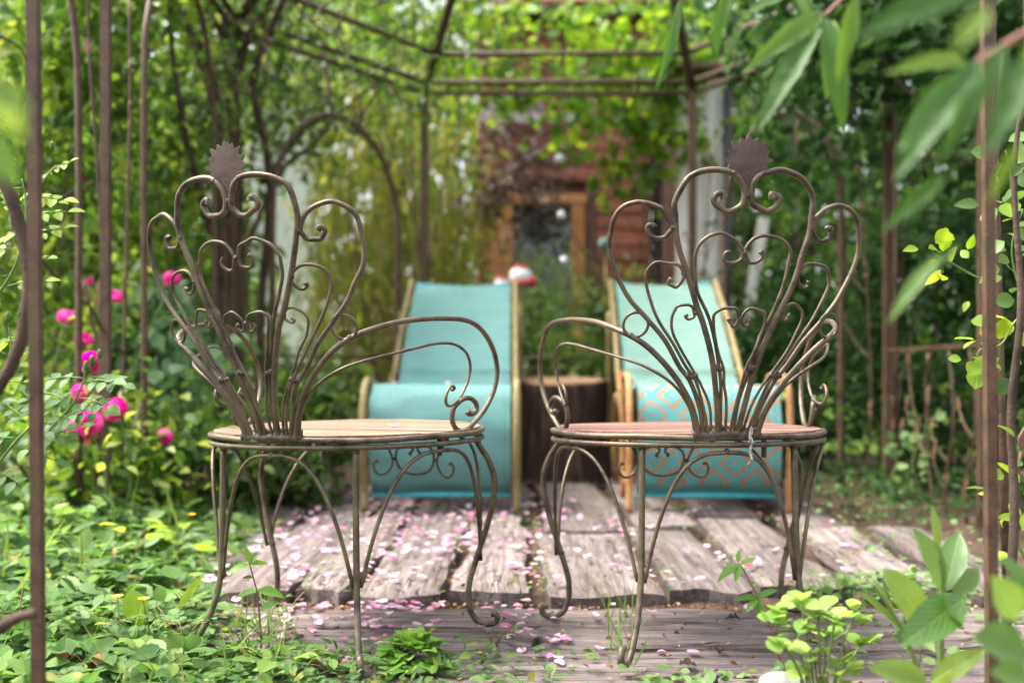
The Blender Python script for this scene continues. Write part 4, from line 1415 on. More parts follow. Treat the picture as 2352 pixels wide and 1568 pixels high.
# trees standing behind everything, each a tree of its own
TG = 'trees beyond the garden'
tree('garden_tree', 'tall yellow green tree at the far left edge', (-4.6, 8.0, 0), 5, (-4.4, 8.0, 2.9), (1.8, 1.4, 2.4), 90, 5200, 0.115, L_BRIGHT, 0.13, group=TG)
tree('garden_tree', 'bright leafy tree left of the white house', (-3.1, 7.2, 0), 4.5, (-3.0, 7.2, 3.0), (1.3, 1.1, 1.9), 70, 4200, 0.10, L_BRIGHT, 0.10, group=TG)
tree('garden_tree', 'light green tree above the bamboo', (-1.3, 10.5, 0), 5, (-1.3, 10.5, 4.2), (1.9, 1.3, 1.9), 80, 3800, 0.13, L_BRIGHT, 0.13, group=TG)
tree('garden_tree', 'green tree rising behind the cabin roof', (0.9, 13.0, 0), 7, (0.8, 12.6, 5.4), (2.8, 1.5, 2.4), 80, 3000, 0.15, L_BRIGHT, 0.18, group=TG)
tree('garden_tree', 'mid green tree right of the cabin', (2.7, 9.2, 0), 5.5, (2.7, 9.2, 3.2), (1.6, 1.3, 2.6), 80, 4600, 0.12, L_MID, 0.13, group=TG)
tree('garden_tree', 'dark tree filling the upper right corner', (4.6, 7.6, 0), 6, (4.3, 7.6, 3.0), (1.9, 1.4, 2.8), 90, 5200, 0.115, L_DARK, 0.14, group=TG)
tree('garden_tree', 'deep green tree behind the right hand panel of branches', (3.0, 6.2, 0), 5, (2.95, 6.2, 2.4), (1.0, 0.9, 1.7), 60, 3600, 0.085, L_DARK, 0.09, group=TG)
tree('garden_tree', 'green tree closing the view behind the white house', (-4.5, 12.5, 0), 6, (-4.3, 12.3, 3.6), (2.6, 1.2, 3.2), 90, 4200, 0.16, L_MID, 0.16, group=TG)

tree('garden_tree', 'dark tree between the shed and the right post', (3.9, 10.6, 0), 6, (3.9, 10.6, 2.8), (2.0, 1.2, 2.9), 90, 4600, 0.14, L_DARK, 0.14, group=TG)
# far wood that reads as one mass
nw = 13000
wp = np.stack([RNG.uniform(-17, 17, nw), RNG.uniform(15.5, 18.5, nw), RNG.random(nw) ** 0.9 * 11], -1)
wp[:, 2] *= 0.75 + 0.25 * np.sin(wp[:, 0] * 1.3) * np.cos(wp[:, 0] * 0.7 + 1)
wo = leaves('woodland', T_SIMPLE, wp, rdir(nw, 0.3), rup(nw, 0.8), RNG.uniform(0.35, 0.7, nw), L_BRIGHT)
tag(wo, 'green mass of distant woodland behind the garden', 'woodland', None, 'stuff')


# climber with the dark trunks on the left
def climber():
    d = 4.55
    base = P(520, 1070, d)
    base.z = 0
    root = empty('climbing_shrub', tuple(base))
    tag(root, 'old climber with dark twisted trunks and small green leaves up the gazebo', 'climber')
    B = np.array(tuple(base))

    def L(x, y, dd):
        return np.array(tuple(P(x, y, dd))) - B
    for pts, r in (
        ([(508, 1090, d), (505, 900, d), (512, 600, d), (500, 300, d), (470, 150, d), (405, 10, d), (340, -120, d)], (0.036, 0.034, 0.03, 0.024)),
        ([(540, 1090, d + .1), (545, 800, d + .1), (542, 500, d + .1), (535, 250, d + .1), (520, 90, d + .1), (430, -20, d), (300, -90, d)], (0.038, 0.036, 0.032, 0.022)),
        ([(535, 250, d + .1), (560, 110, d), (610, 20, d - .1), (660, -80, d - .2)], (0.022, 0.018, 0.012)),
        ([(590, 1080, d + .2), (600, 700, d + .2), (620, 470, d + .2), (608, 330, d + .1), (580, 200, d), (600, 120, d - .1), (650, 0, d - .3), (680, -90, d - .4)], (0.022, 0.02, 0.018, 0.012)),
        ([(600, 420, d + .2), (700, 300, d + .5), (760, 265, d + .7), (830, 240, d + .9)], (0.016, 0.012, 0.008)),
        ([(570, 560, d + .1), (640, 400, d + .3), (720, 330, d + .5), (790, 250, d + .8), (900, 160, d + 1.0)], (0.014, 0.012, 0.007)),
        ([(508, 620, d), (470, 480, d - .1), (430, 330, d - .3), (400, 160, d - .4), (385, -20, d - .5)], (0.018, 0.014, 0.009)),
    ):
        MB().tube([L(*p) for p in pts], list(r), 8, sub=5, jitter=0.05).build('trunk', BARK, root)
    for i in range(46):
        x0 = rnd.uniform(380, 900)
        y0 = rnd.uniform(-40, 330)
        dd = rnd.uniform(4.0, 5.4)
        x1, y1 = x0 + rnd.uniform(-60, 220), y0 + rnd.uniform(-160, 130)
        MB().tube(stem_path(L(x0, y0, dd), L(x1, y1, dd + rnd.uniform(-0.3, 0.3)), 0.08), [0.006, 0.004, 0.002], 4, sub=4).build('twig', BARK, root)
    n = 5200
    pos = np.concatenate([sheet_clumps([L(300, -60, 4.3), L(600, -60, 4.9), L(620, 330, 5.2), L(330, 520, 4.6)], 70, n // 2, 0.10, 0.22),
                          sheet_clumps([L(480, -120, 4.4), L(1000, -100, 5.2), L(960, 180, 5.5), L(540, 260, 5.0)], 60, n // 3, 0.09, 0.2)])
    n = len(pos)
    leaves('foliage', T_SIMPLE, pos, rdir(n, 0.5), rup(n, 0.7), RNG.uniform(0.04, 0.075, n), L_MID, root)
    return root


climber()


def mass(name, label, cat, corners, nc, n, spread, thick, size, m, tpl=T_SIMPLE, twigs=0, base=None, group=None, down=0.4, twig_r=0.005, upj=0.7):
    cs = [np.array(tuple(P(*c))) for c in corners]
    B = np.array(base if base is not None else (*(sum(cs) / 4)[:2], 0.0))
    root = empty(name, tuple(B))
    tag(root, label, cat, group)
    pos = sheet_clumps([c - B for c in cs], nc, n, spread, thick)
    pos = pos[pos[:, 2] > 0.0]
    k = len(pos)
    leaves('foliage', tpl, pos, rdir(k, down), rup(k, upj), RNG.uniform(0.65, 1.3, k) * size, m, root)
    for i in range(twigs):
        a, b = pos[RNG.integers(k)], pos[RNG.integers(k)]
        if i % 3 == 0:
            a = np.array((RNG.normal(0, 0.2), RNG.normal(0, 0.1), -0.03))
        MB().tube(stem_path(a, b, 0.12), [twig_r * 1.5, twig_r, twig_r * 0.4], 5, sub=4).build('stem', BARK, root)
    return root


# left: bright leafy climbing roses
mass('climbing_rose', 'sunlit yellow green climbing rose left of the iron post', 'rose', [(-150, -150, 3.6), (330, -150, 4.3), (330, 640, 4.4), (-120, 720, 3.7)], 120, 6200, 0.09, 0.22, 0.062, L_BRIGHT, T_OVATE, 26)
mass('climbing_rose', 'green climbing rose between the post and the dark trunks', 'rose', [(230, 150, 4.9), (520, 260, 5.6), (500, 660, 5.6), (240, 680, 4.9)], 70, 2600, 0.10, 0.2, 0.07, L_BRIGHT, T_OVATE, 14)
# roof foliage
mass('grape_vine', 'green vine trailing along the gazebo roof above the loungers', 'vine', [(980, -140, 5.4), (1640, -140, 5.4), (1600, 240, 6.7), (1000, 200, 6.7)], 80, 950, 0.11, 0.14, 0.07, L_VINE, T_ROUND, 24, (0.95, 5.7, 0))
mass('grape_vine', 'bright vine hanging in front of the cabin wall', 'vine', [(1130, 90, 6.2), (1600, 90, 6.2), (1590, 400, 6.2), (1330, 330, 6.2)], 56, 640, 0.08, 0.1, 0.088, L_VINE, T_ROUND, 9, (1.15, 5.9, 0))
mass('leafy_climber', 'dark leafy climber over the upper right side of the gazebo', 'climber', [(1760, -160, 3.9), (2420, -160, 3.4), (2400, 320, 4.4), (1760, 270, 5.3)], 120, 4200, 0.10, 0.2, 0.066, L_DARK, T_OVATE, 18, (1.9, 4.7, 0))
mass('leafy_climber', 'thin pale twigs and leaves over the middle of the roof', 'climber', [(560, -160, 5.6), (1250, -160, 5.6), (1200, 200, 6.8), (700, 240, 6.8)], 70, 1500, 0.10, 0.22, 0.07, L_BRIGHT, T_OVATE, 34, (-0.55, 5.9, 0))
# purple leaved shrub before the cabin
mass('purple_shrub', 'purple brown leaved shrub arching before the cabin wall', 'shrub', [(1100, 300, 6.9), (1300, 300, 6.9), (1240, 480, 6.9), (1060, 520, 6.9)], 60, 1100, 0.05, 0.12, 0.05, L_PURPLE, T_OVATE, 14, (-0.35, 6.9, 0))


# bamboo
def bamboo():
    root = empty('bamboo', (-0.95, 6.9, 0))
    tag(root, 'clump of yellow green bamboo behind the arch', 'bamboo')
    P0, A0 = [], []
    for i in range(48):
        x = RNG.uniform(-0.48, 0.66)
        y = RNG.uniform(-0.4, 0.5)
        h = RNG.uniform(1.6, 2.9)
        lean = RNG.normal(0, 0.12, 2)
        pts = [(x, y, -0.04), (x + lean[0] * .3, y + lean[1] * .3, h * .5), (x + lean[0], y + lean[1], h)]
        MB().tube(pts, [0.009, 0.007, 0.003], 5, sub=4).build('culm', CULM, root)
        for j in range(75):
            t = RNG.uniform(0.25, 1)
            P0.append((x + lean[0] * t + RNG.normal(0, .10), y + lean[1] * t + RNG.normal(0, .10), h * t + RNG.normal(0, .06)))
    n = len(P0)
    ax = RNG.normal(0, 1, (n, 3))
    ax[:, 2] -= 0.9
    leaves('foliage', T_BAMB, np.array(P0), ax, rup(n, 0.8), RNG.uniform(0.10, 0.19, n), L_BAMBOO, root)


bamboo()

# shrubs behind the loungers
SG = 'shrubs behind the loungers'
shrub('feathery light green shrub under the cabin window', (*P(1270, 0, 6.6)[:2], 0), (0.50, 0.35, 0.66), 80, 3600, 0.065, L_FERN, T_BAMB, 12, SG, zc=0.72, down=-0.3)
shrub('dark green bushy shrub right behind the stump', (*P(1300, 0, 5.75)[:2], 0), (0.42, 0.30, 0.50), 60, 2600, 0.05, L_MID, T_OVATE, 8, SG, zc=0.42)
shrub('low dark shrub between trunks and plain lounger', (*P(700, 0, 6.0)[:2], 0), (0.5, 0.35, 0.34), 50, 2200, 0.055, L_MID, T_OVATE, 6, SG, zc=0.28)
shrub('fern green shrub at the right cabin corner', (*P(1470, 0, 6.7)[:2], 0), (0.40, 0.3, 0.62), 50, 1500, 0.075, L_FERN, T_BAMB, 8, SG, zc=0.6, down=-0.4)
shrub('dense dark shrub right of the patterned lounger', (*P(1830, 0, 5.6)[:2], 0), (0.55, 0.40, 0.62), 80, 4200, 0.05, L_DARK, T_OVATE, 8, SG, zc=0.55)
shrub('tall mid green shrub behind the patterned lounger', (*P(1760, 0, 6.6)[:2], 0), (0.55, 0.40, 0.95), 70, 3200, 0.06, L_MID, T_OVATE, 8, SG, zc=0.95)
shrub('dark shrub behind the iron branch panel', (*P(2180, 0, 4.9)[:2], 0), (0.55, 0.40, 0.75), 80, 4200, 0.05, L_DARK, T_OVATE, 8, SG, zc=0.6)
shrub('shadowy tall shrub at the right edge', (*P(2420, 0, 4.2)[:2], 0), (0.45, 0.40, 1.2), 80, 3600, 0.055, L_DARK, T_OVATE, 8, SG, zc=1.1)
shrub('pale broad leaved shrub left behind the tan seated chair', (*P(362, 0, 4.15)[:2], 0), (0.24, 0.22, 0.30), 40, 620, 0.085, L_PALE, T_ROUND, 8, None, zc=0.58)
shrub('dark green perennial behind the tan seated chair', (*P(650, 0, 3.75)[:2], 0), (0.30, 0.26, 0.26), 46, 1500, 0.05, L_MID, T_OVATE, 8, None, zc=0.24)
shrub('green leafy perennial at the foot of the dark trunks', (*P(430, 0, 3.6)[:2], 0), (0.40, 0.30, 0.22), 50, 1600, 0.055, L_MID, T_OVATE, 8, None, zc=0.20)
shrub('fresh green perennial along the left border', (*P(170, 0, 3.3)[:2], 0), (0.42, 0.32, 0.24), 50, 1500, 0.055, L_BRIGHT, T_OVATE, 8, None, zc=0.22)
shrub('light green hedge behind the pink roses', (*P(60, 0, 5.2)[:2], 0), (0.75, 0.4, 0.55), 70, 2600, 0.07, L_BRIGHT, T_OVATE, 8, None, zc=0.5)
shrub('golden green hedge by the white house', (*P(480, 0, 7.4)[:2], 0), (0.80, 0.4, 0.45), 60, 1800, 0.085, L_BRIGHT, T_OVATE, 8, None, zc=0.4)


# pink roses
def rose_mesh():
    mb = MB()
    V_, F_ = [], []
    for ring, (n, r, h, op) in enumerate(((3, 0.40, 1.25, 0.02), (4, 0.62, 1.22, 0.10), (5, 0.85, 1.10, 0.25), (6, 1.0, 0.95, 0.5))):
        for i in range(n):
            a = 2 * math.pi * (i + 0.5 * ring) / n
            b = len(V_)
            for u in range(4):
                t = u / 3
                for w in (-1, -0.4, 0.4, 1):
                    ww = w * (0.55 + 0.5 * math.sin(math.pi * min(1, t + 0.2))) * r * 0.9
                    rr = r * (0.25 + (0.55 + op * 0.4) * t ** 0.8) - 0.12 * abs(w) * r
                    z = h * t - 0.22 * op * t * t + 0.05 * rnd.uniform(-1, 1)
                    V_.append((rr * math.cos(a) - ww * math.sin(a), rr * math.sin(a) + ww * math.cos(a), z))
            for u in range(3):
                for w in range(3):
                    q = b + u * 4 + w
                    F_.append((q, q + 1, q + 5, q + 4))
    mb.v, mb.f = V_, F_
    return mb.mesh('rose_flower', ROSE_RED)


ROSE = rose_mesh()


def rose_bush(label, base, flowers, nleaf=500, h=0.7):
    root = empty('rose_bush', base)
    tag(root, label, 'rose bush', 'rose bushes with pink flowers')
    B = Vector(base)
    pos = []
    for (x, y, d, s) in flowers:
        p = P(x, y, d) - B
        MB().tube(stem_path((RNG.normal(0, .04), RNG.normal(0, .04), -0.04), p, 0.05), [0.006, 0.005, 0.003], 5, sub=4).build('stem', STEM, root)
        o = link_mesh('rose_flower', ROSE, root, p, (rnd.uniform(0.4, 1.3), rnd.uniform(-0.6, 0.6), rnd.uniform(-0.6, 0.6)), (s, s, s))
        for k in range(nleaf // len(flowers)):
            t = RNG.uniform(0.1, 0.95)
            pos.append(np.array(p) * t + RNG.normal(0, 0.09, 3))
    pos = np.array(pos)
    pos = pos[pos[:, 2] > 0.0]
    n = len(pos)
    leaves('foliage', T_OVATE, pos, rdir(n, 0.2), rup(n, 0.5), RNG.uniform(0.03, 0.055, n), L_BRIGHT, root)


rose_bush('rose bush with the largest magenta blooms beside the left iron post', (-1.25, 3.05, 0), [(274, 950, 3.0, .040), (203, 975, 2.95, .040), (180, 992, 3.0, .036), (212, 838, 3.1, .036), (375, 1006, 3.3, .028), (188, 905, 3.0, .026), (225, 1010, 3.05, .03)], 260)
rose_bush('rose bush with small pink blooms behind the iron post', (-1.7, 3.6, 0), [(150, 738, 3.5, .032), (188, 790, 3.6, .034), (262, 690, 3.6, .03), (395, 648, 3.7, .032), (205, 650, 3.8, .016)], 320)
rose_bush('tall rose with a pale pink bloom high on the left', (-1.9, 4.1, 0), [(165, 98, 3.9, .034), (128, 130, 3.9, .02), (205, 410, 4.0, .022), (180, 520, 4.0, .018)], 260)

# ================================================================== LEFT GROUND COVER
def cover(name, label, n, region, tpl, size, m, zr, dens=None, upj=0.35, axz=0.15, stalks=0):
    """low plants over a region (function of x,y -> height or None)"""
    pts = []
    while len(pts) < n:
        q = region()
        pts.append(q)
    pts = np.array(pts)
    k = len(pts)
    ax = RNG.normal(0, 1, (k, 3))
    ax[:, 2] = RNG.normal(axz, 0.25, k)
    o = leaves(name, tpl, pts, ax, rup(k, upj), RNG.uniform(0.6, 1.25, k) * size, m)
    tag(o, label, 'ground cover', None, 'stuff')
    return o


def left_edge(y):
    """x of the patio edge of the planting on the left"""
    return np.interp(y, [1.2, 1.6, 1.75, 1.9, 2.05, 2.2, 2.6, 3.2, 4.0], [-0.15, -0.42, -0.50, -0.62, -0.70, -0.73, -0.80, -0.86, -0.95])


def reg_left(hmax, y0=1.3, y1=3.9, x0=-2.3, out=0.0, pw=1.5):
    def f():
        y = y0 + (y1 - y0) * RNG.random()
        e = left_edge(y) + out + RNG.normal(0, 0.05)
        x = e - abs(RNG.exponential(0.45))
        x = max(x, x0 - 0.3 * RNG.random())
        hh = np.interp(e - x, [0, 0.12, 0.4, 0.9], [0.02, 0.25, 0.75, 1.0]) * hmax * np.interp(y, [1.3, 1.9, 2.4, 3.2], [0.45, 0.6, 1.0, 1.15])
        z = 0.005 + hh * RNG.random() ** (1 / pw)
        return (x, y, z)
    return f


cover('strawberry_leaves', 'three lobed strawberry leaves covering the left bed', 1700, reg_left(0.17, 1.5, 3.4), T_STRAW, 0.040, L_GROUND, 0.2)
cover('bed_foliage', 'mixed oval leaves of the left bed', 1500, reg_left(0.16, 1.4, 3.9), T_OVATE, 0.044, L_GROUND, 0.2)
cover('scalloped_leaves', 'round scalloped leaves low in the left bed', 900, reg_left(0.10, 1.4, 2.6, out=0.06), T_FAN, 0.036, L_GROUND, 0.2, upj=0.3)
cover('pale_bed_foliage', 'paler upright leaves in the left bed', 700, reg_left(0.20, 1.9, 3.6), T_SERR, 0.055, L_HERB, 0.2, axz=0.5)


cover('dead_leaves', 'withered brown leaves lying among the plants of the left bed', 170, reg_left(0.12, 1.45, 3.0, out=0.05), T_OVATE, 0.03, DRY, 0.1)
cover('bed_stalks', 'thin bare stalks standing in the left bed', 130, reg_left(0.05, 1.5, 3.2), leaf_tpl(0.03, 3, 0.3, 0, 0.2, 0.2), 0.11, L_GRASS, 0.1, axz=2.5)


def reg_front():
    """creeping weeds over the front planks"""
    y = RNG.uniform(1.48, 1.86)
    x = RNG.normal(-0.42, 0.22) if RNG.random() < 0.72 else RNG.uniform(-0.7, 0.12)
    x = min(x, 0.16)
    return (x, y, 0.004 + 0.03 * RNG.random() ** 2)


cover('creeping_weeds', 'small creeping weeds over the front planks', 780, reg_front, T_SPOON, 0.026, L_GROUND, 0.1, upj=0.4)
cover('cut_leaved_herbs', 'ferny cut leaved herbs through the left bed', 420, reg_left(0.12, 1.45, 2.5, out=0.05), T_LOBED, 0.046, L_HERB, 0.1, upj=0.4)
cover('creeping_herbs', 'cut leaved seedlings over the front planks', 200, reg_front, T_LOBED, 0.034, L_HERB, 0.1, upj=0.4)


def reg_right():
    t = RNG.random()
    if t < 0.35:
        y = RNG.normal(2.30, 0.045)
        x = RNG.uniform(0.68, 1.05)
        return (x, y, 0.01 + 0.05 * RNG.random())
    if t < 0.6:
        return (RNG.uniform(0.62, 1.2), RNG.uniform(1.7, 2.3), 0.0 + 0.03 * RNG.random())
    if t < 0.85:
        return (RNG.uniform(0.95, 1.5), RNG.uniform(2.2, 4.2), 0.0 + 0.06 * RNG.random())
    return (RNG.uniform(0.2, 0.5), RNG.uniform(1.58, 1.72), 0.0 + 0.02 * RNG.random())


cover('clover_leaves', 'small round leaves creeping along the plank ends on the right', 900, reg_right, T_ROUND, 0.022, L_HERB, 0.1, upj=0.35)
cover('right_bed_foliage', 'green plants at the foot of the right hand panel', 900, lambda: (RNG.uniform(1.2, 2.1), RNG.uniform(3.3, 5.0), 0.0 + 0.10 * RNG.random()), T_OVATE, 0.045, L_DARK, 0.2)  # dark leaf colour carries the deep shade under the trees
cover('gap_weeds', 'tiny weeds growing in the gaps between planks', 420, lambda: (RNG.choice([-0.365, -0.148, 0.066, 0.37, 0.60, 0.88, -0.49]) + RNG.normal(0, 0.02), RNG.uniform(2.25, 4.2), 0.012 + 0.025 * RNG.random()), T_OVATE, 0.018, L_HERB, 0.1)

# lobed herb plants, each with its leaves, at the edge of the bed
def herb(label, base, n, size, tpl, m, spread=0.05, hh=0.07, leafname='leaf', stem_m=None, name='herb', group='weeds at the edge of the planks', up=0.25):
    root = empty(name, base)
    tag(root, label, 'weed', group)
    me = None
    for i in range(n):
        a = 2 * math.pi * (i * 0.382) + rnd.uniform(-0.3, 0.3)
        rr = spread * rnd.uniform(0.5, 1.2)
        z = hh * rnd.uniform(0.4, 1.1)
        p = Vector((rr * math.cos(a), rr * math.sin(a), z))
        MB().tube([(0, 0, -0.005), tuple(p * 0.5 + Vector((0, 0, z * 0.25))), tuple(p)], 0.0011, 4, sub=3).build('stalk', stem_m or RSTEM, root)
        if me is None:
            o = leaves(leafname, tpl, np.zeros((1, 3)), np.array([(0, 1, 0)]), np.array([(0, 0, 1)]), [1.0], m, root)
            me = o.data
        else:
            o = link_mesh(leafname, me, root)
        s = size * rnd.uniform(0.75, 1.2)
        o.location = p
        o.scale = (s, s, s)
        o.rotation_euler = (up + rnd.uniform(-0.25, 0.25), rnd.uniform(-0.25, 0.25), a - math.pi / 2)
    return root


def gp(x, y, z=0.0):
    """where a bearing meets the ground at height z"""
    d = F * (CAM_H - z) / (y - YH)
    q = P(x, y, d)
    return (q.x, q.y, z)


herb('ferny cut leaved weed in the middle of the left bed', gp(385, 1455), 7, 0.055, T_LOBED, L_HERB, 0.05, 0.06)
herb('cut leaved weed next to the yellow flowers', gp(420, 1500), 7, 0.052, T_LOBED, L_HERB, 0.045, 0.07)
herb('cut leaved weed spreading at the hind foot of the tan seated chair', gp(560, 1470), 6, 0.050, T_LOBED, L_HERB, 0.05, 0.05)
herb('small cut leaved weed near the post', gp(250, 1490), 6, 0.048, T_LOBED, L_HERB, 0.05, 0.06)
herb('small cut leaved weed curling by the front foot of the tan seated chair', gp(1140, 1478), 6, 0.022, T_LOBED, L_HERB, 0.03, 0.03)
herb('strawberry plant in the lower left corner', gp(40, 1500), 8, 0.045, T_STRAW, L_GROUND, 0.07, 0.12)
herb('strawberry plant in front of the bed', gp(270, 1380), 9, 0.040, T_STRAW, L_GROUND, 0.07, 0.11)
herb('round leaved plant with scalloped leaves', gp(430, 1425), 6, 0.060, T_FAN, L_GROUND, 0.05, 0.09)
herb('broad leaved weed in the bottom left foreground', gp(640, 1545), 6, 0.060, T_OVATE, L_GROUND, 0.03, 0.03)
herb('oval leaved weed at the bottom edge', gp(380, 1560), 7, 0.058, T_OVATE, L_HERB, 0.04, 0.04)
herb('long leaved weed leaning out of the bed', gp(200, 1560), 7, 0.075, T_OVATE, L_GROUND, 0.04, 0.05)
herb('leafy weed at the back edge of the bed', gp(300, 1330), 8, 0.060, T_SERR, L_LIME, 0.06, 0.13)
herb('lime green leafy weed between bed and petals', gp(420, 1310), 8, 0.060, T_SERR, L_LIME, 0.05, 0.11)
herb('green rosette next to the front leg of the tan seated chair', gp(760, 1545), 8, 0.032, T_SPOON, L_GROUND, 0.03, 0.03)
herb('rosette of oval leaves where planks meet soil', gp(560, 1520), 8, 0.040, T_OVATE, L_GROUND, 0.035, 0.03)


# single big leaves standing up in the bed
def one_leaf(label, x0, y0, x1, y1, d, w, m, name='leaf_shoot', cat='leaf', tpl=None, nsub=7, twist=0.0, group=None):
    a, b = P(x0, y0, d), P(x1, y1, d)
    root = empty(name, tuple(a))
    tag(root, label, cat, group)
    ax = b - a
    o = leaves('leaf', tpl or leaf_tpl(w, 9, 0.55, 0, 0.12, 0.1, 0, 0.1, 0.3), np.zeros((1, 3)), np.array([tuple(ax)]), np.array([(0.25 + twist, -1, 0.5)]), [ax.length], m, root)
    MB().tube([(0, 0, 0), (ax.x * -0.12, 0.005, -0.03)], 0.0018, 5, sub=1).build('stalk', STEM, root)
    return root


one_leaf('upright lime green dandelion leaf in the left bed', 325, 1438, 298, 1352, 1.95, 0.62, L_LIME)
one_leaf('slender pointed leaf reaching over the petals', 405, 1405, 460, 1322, 2.0, 0.2, L_LIME)
one_leaf('curled oval leaf with clear veins beside the front post', 200, 1510, 262, 1466, 1.72, 0.5, L_HERB)

# yellow flowers in the bed
for i, (x, y, lab) in enumerate(((332, 1492, 'yellow flower low in the left bed beside the cut leaves'), (372, 1496, 'yellow flower next to its twin in the left bed'), (330, 1378, 'yellow flower cluster under the strawberry leaves'), (270, 1372, 'yellow flower near the strawberry plant'), (690 / 1.0, 1185, 'yellow flower behind the back leg of the tan seated chair'))):
    if i == 4:
        x, y, d = 440, 1183, 2.75
    else:
        d = 1.86
    p = P(x, y, d)
    r_ = empty('yellow_flower', (p.x, p.y, 0))
    tag(r_, lab, 'flower', 'yellow flowers')
    MB().tube([(0, 0, -0.02), (0.003, 0, p.z * 0.5), (0, 0, p.z)], 0.001, 4, sub=2).build('stalk', STEM, r_)
    for j in range(6):
        a = 2 * math.pi * j / 6
        leaves('petal', T_ROUND, np.array([(0, 0, p.z)]), np.array([(math.cos(a), math.sin(a), 0.5)]), np.array([(0, 0, 1)]), [0.013], YELLOW, r_)

# ================================================================== SEEDLINGS AND CLUMPS IN FOCUS
def sprig(name, label, cat, pts, d, leaf_list, m, tpl, stem_m, r=0.0016, group=None, dz=None):
    """stem through survey points with leaves given as (t along stem, dx, dy, length px, depth offset)"""
    pp = [P(x, y, d + (dz[i] if dz else 0)) for i, (x, y) in enumerate(pts)]
    root = empty(name, tuple(pp[0]))
    tag(root, label, cat, group)
    B = pp[0]
    loc = [tuple(p - B) for p in pp]
    MB().tube(loc, [r * 1.3, r, r * 0.7], 6, sub=5).build('stem', stem_m, root)
    curve = cr(loc, 8)
    for (t, dx, dy, dd) in leaf_list:
        q = curve[int(t * (len(curve) - 1))]
        ax = np.array((dx, dd, -dy), float) / F * d
        ln = np.linalg.norm(ax)
        leaves('leaf', tpl, np.array([q]), np.array([ax]), np.array([(RNG.normal(0, .25), -0.55, 1.0)]), [ln], m, root)
    return root


sprig('nettle_seedling', 'young green nettle standing before the tan seated chair', 'seedling', [(600, 1492), (597, 1430), (591, 1365), (583, 1330), (572, 1292)], 1.88,
      [(0.55, -62, 10, 20), (0.57, 66, 6, -15), (0.36, 48, -32, -20), (0.34, -40, 24, 20), (0.97, -46, 8, -18), (0.98, 42, -6, 10), (1.0, -6, -38, 0), (0.98, 14, -30, 22), (0.8, -20, -4, -18)], L_ROSETTE, leaf_tpl(0.44, 11, 0.42, 0.07, 0.18, 0.2), RSTEM)
sprig('nettle_seedling', 'reddish stemmed seedling leaning before the reddish seated chair', 'seedling', [(1796, 1530), (1775, 1450), (1745, 1382), (1712, 1315), (1696, 1292)], 1.80,
      [(0.56, -52, 0, 10), (0.56, 40, -26, -10), (0.55, -32, 22, -22), (0.54, 6, 52, -16), (0.58, 26, 6, 20), (0.95, -56, 34, 10), (0.96, 34, -22, -10), (0.97, -14, 34, -22), (1.0, 4, -30, 10)], L_ROSETTE, leaf_tpl(0.42, 11, 0.42, 0.07, 0.2, 0.2), RSTEM)


def clump(label, x, y, d, n, size, m, r, h, name='leaf_clump', tpl=T_SPOON):
    p = P(x, y, d)
    root = empty(name, (p.x, p.y, 0.0))
    tag(root, label, 'plant')
    me = None
    for i in range(n):
        a = i * 2.399
        t = (i / n) ** 0.7
        rr = r * t
        zz = h * (1 - t) ** 0.6 * rnd.uniform(0.6, 1.0) + 0.004
        if me is None:
            o = leaves('leaf', tpl, np.zeros((1, 3)), np.array([(0, 1, 0)]), np.array([(0, 0, 1)]), [1.0], m, root)
            me = o.data
        else:
            o = link_mesh('leaf', me, root)
        s = size * rnd.uniform(0.7, 1.2)
        o.location = (rr * 0.6 * math.cos(a), rr * 0.6 * math.sin(a), zz)
        o.scale = (s, s, s)
        o.rotation_euler = (0.95 * (1 - t) + rnd.uniform(-0.15, 0.35), rnd.uniform(-0.3, 0.3), a - math.pi / 2 + rnd.uniform(-0.3, 0.3))
    return root


clump('leafy green rosette clump on the front planks between the chairs', 948, 1500, 1.78, 64, 0.036, L_ROSETTE, 0.078, 0.055, tpl=leaf_tpl(0.82, 7, 0.55, 0, 0.35, 0.10, 0, 0.25, 0.6))
clump('small green tuft on the plank behind the nettle seedling', 648, 1440, 1.98, 18, 0.02, L_HERB, 0.03, 0.02)

# spurge: yellow green round leaves on upright stems, right foreground
def spurge():
    d = 1.42
    b = P(1885, 1640, d)
    root = empty('spurge_plant', (b.x, b.y, 0))
    tag(root, 'yellow green plant with round leaves in the right foreground', 'plant')
    B = Vector((b.x, b.y, 0))
    me = None
    tips = [(1800, 1400), (1840, 1385), (1880, 1405), (1920, 1410), (1965, 1400), (1830, 1440), (1900, 1450), (1945, 1520), (1870, 1500), (1800, 1480), (1985, 1470), (1850, 1545), (1920, 1560), (1775, 1425)]
    for (x, y) in tips:
        dd = d + rnd.uniform(-0.06, 0.08)
        t = P(x, y, dd) - B
        MB().tube([(0, 0, -0.02), tuple(t * 0.5 + Vector((0, 0, 0.02))), tuple(t)], 0.0017, 5, sub=4).build('stem', STEM, root)
        for k in range(7):
            if me is None:
                o = leaves('leaf', leaf_tpl(0.95, 6, 0.55, 0, 0.15, 0.08, 0, 0, 0.8), np.zeros((1, 3)), np.array([(0, 1, 0)]), np.array([(0, 0, 1)]), [1.0], L_SPURGE, root)
                me = o.data
            else:
                o = link_mesh('leaf', me, root)
            s = rnd.uniform(0.019, 0.031)
            o.location = t + Vector((rnd.uniform(-.009, .009), rnd.uniform(-.009, .009), rnd.uniform(-.016, .005)))
            o.scale = (s, s, s)
            o.rotation_euler = (rnd.uniform(0.0, 0.9), rnd.uniform(-0.4, 0.4), rnd.uniform(0, 6.3))


spurge()


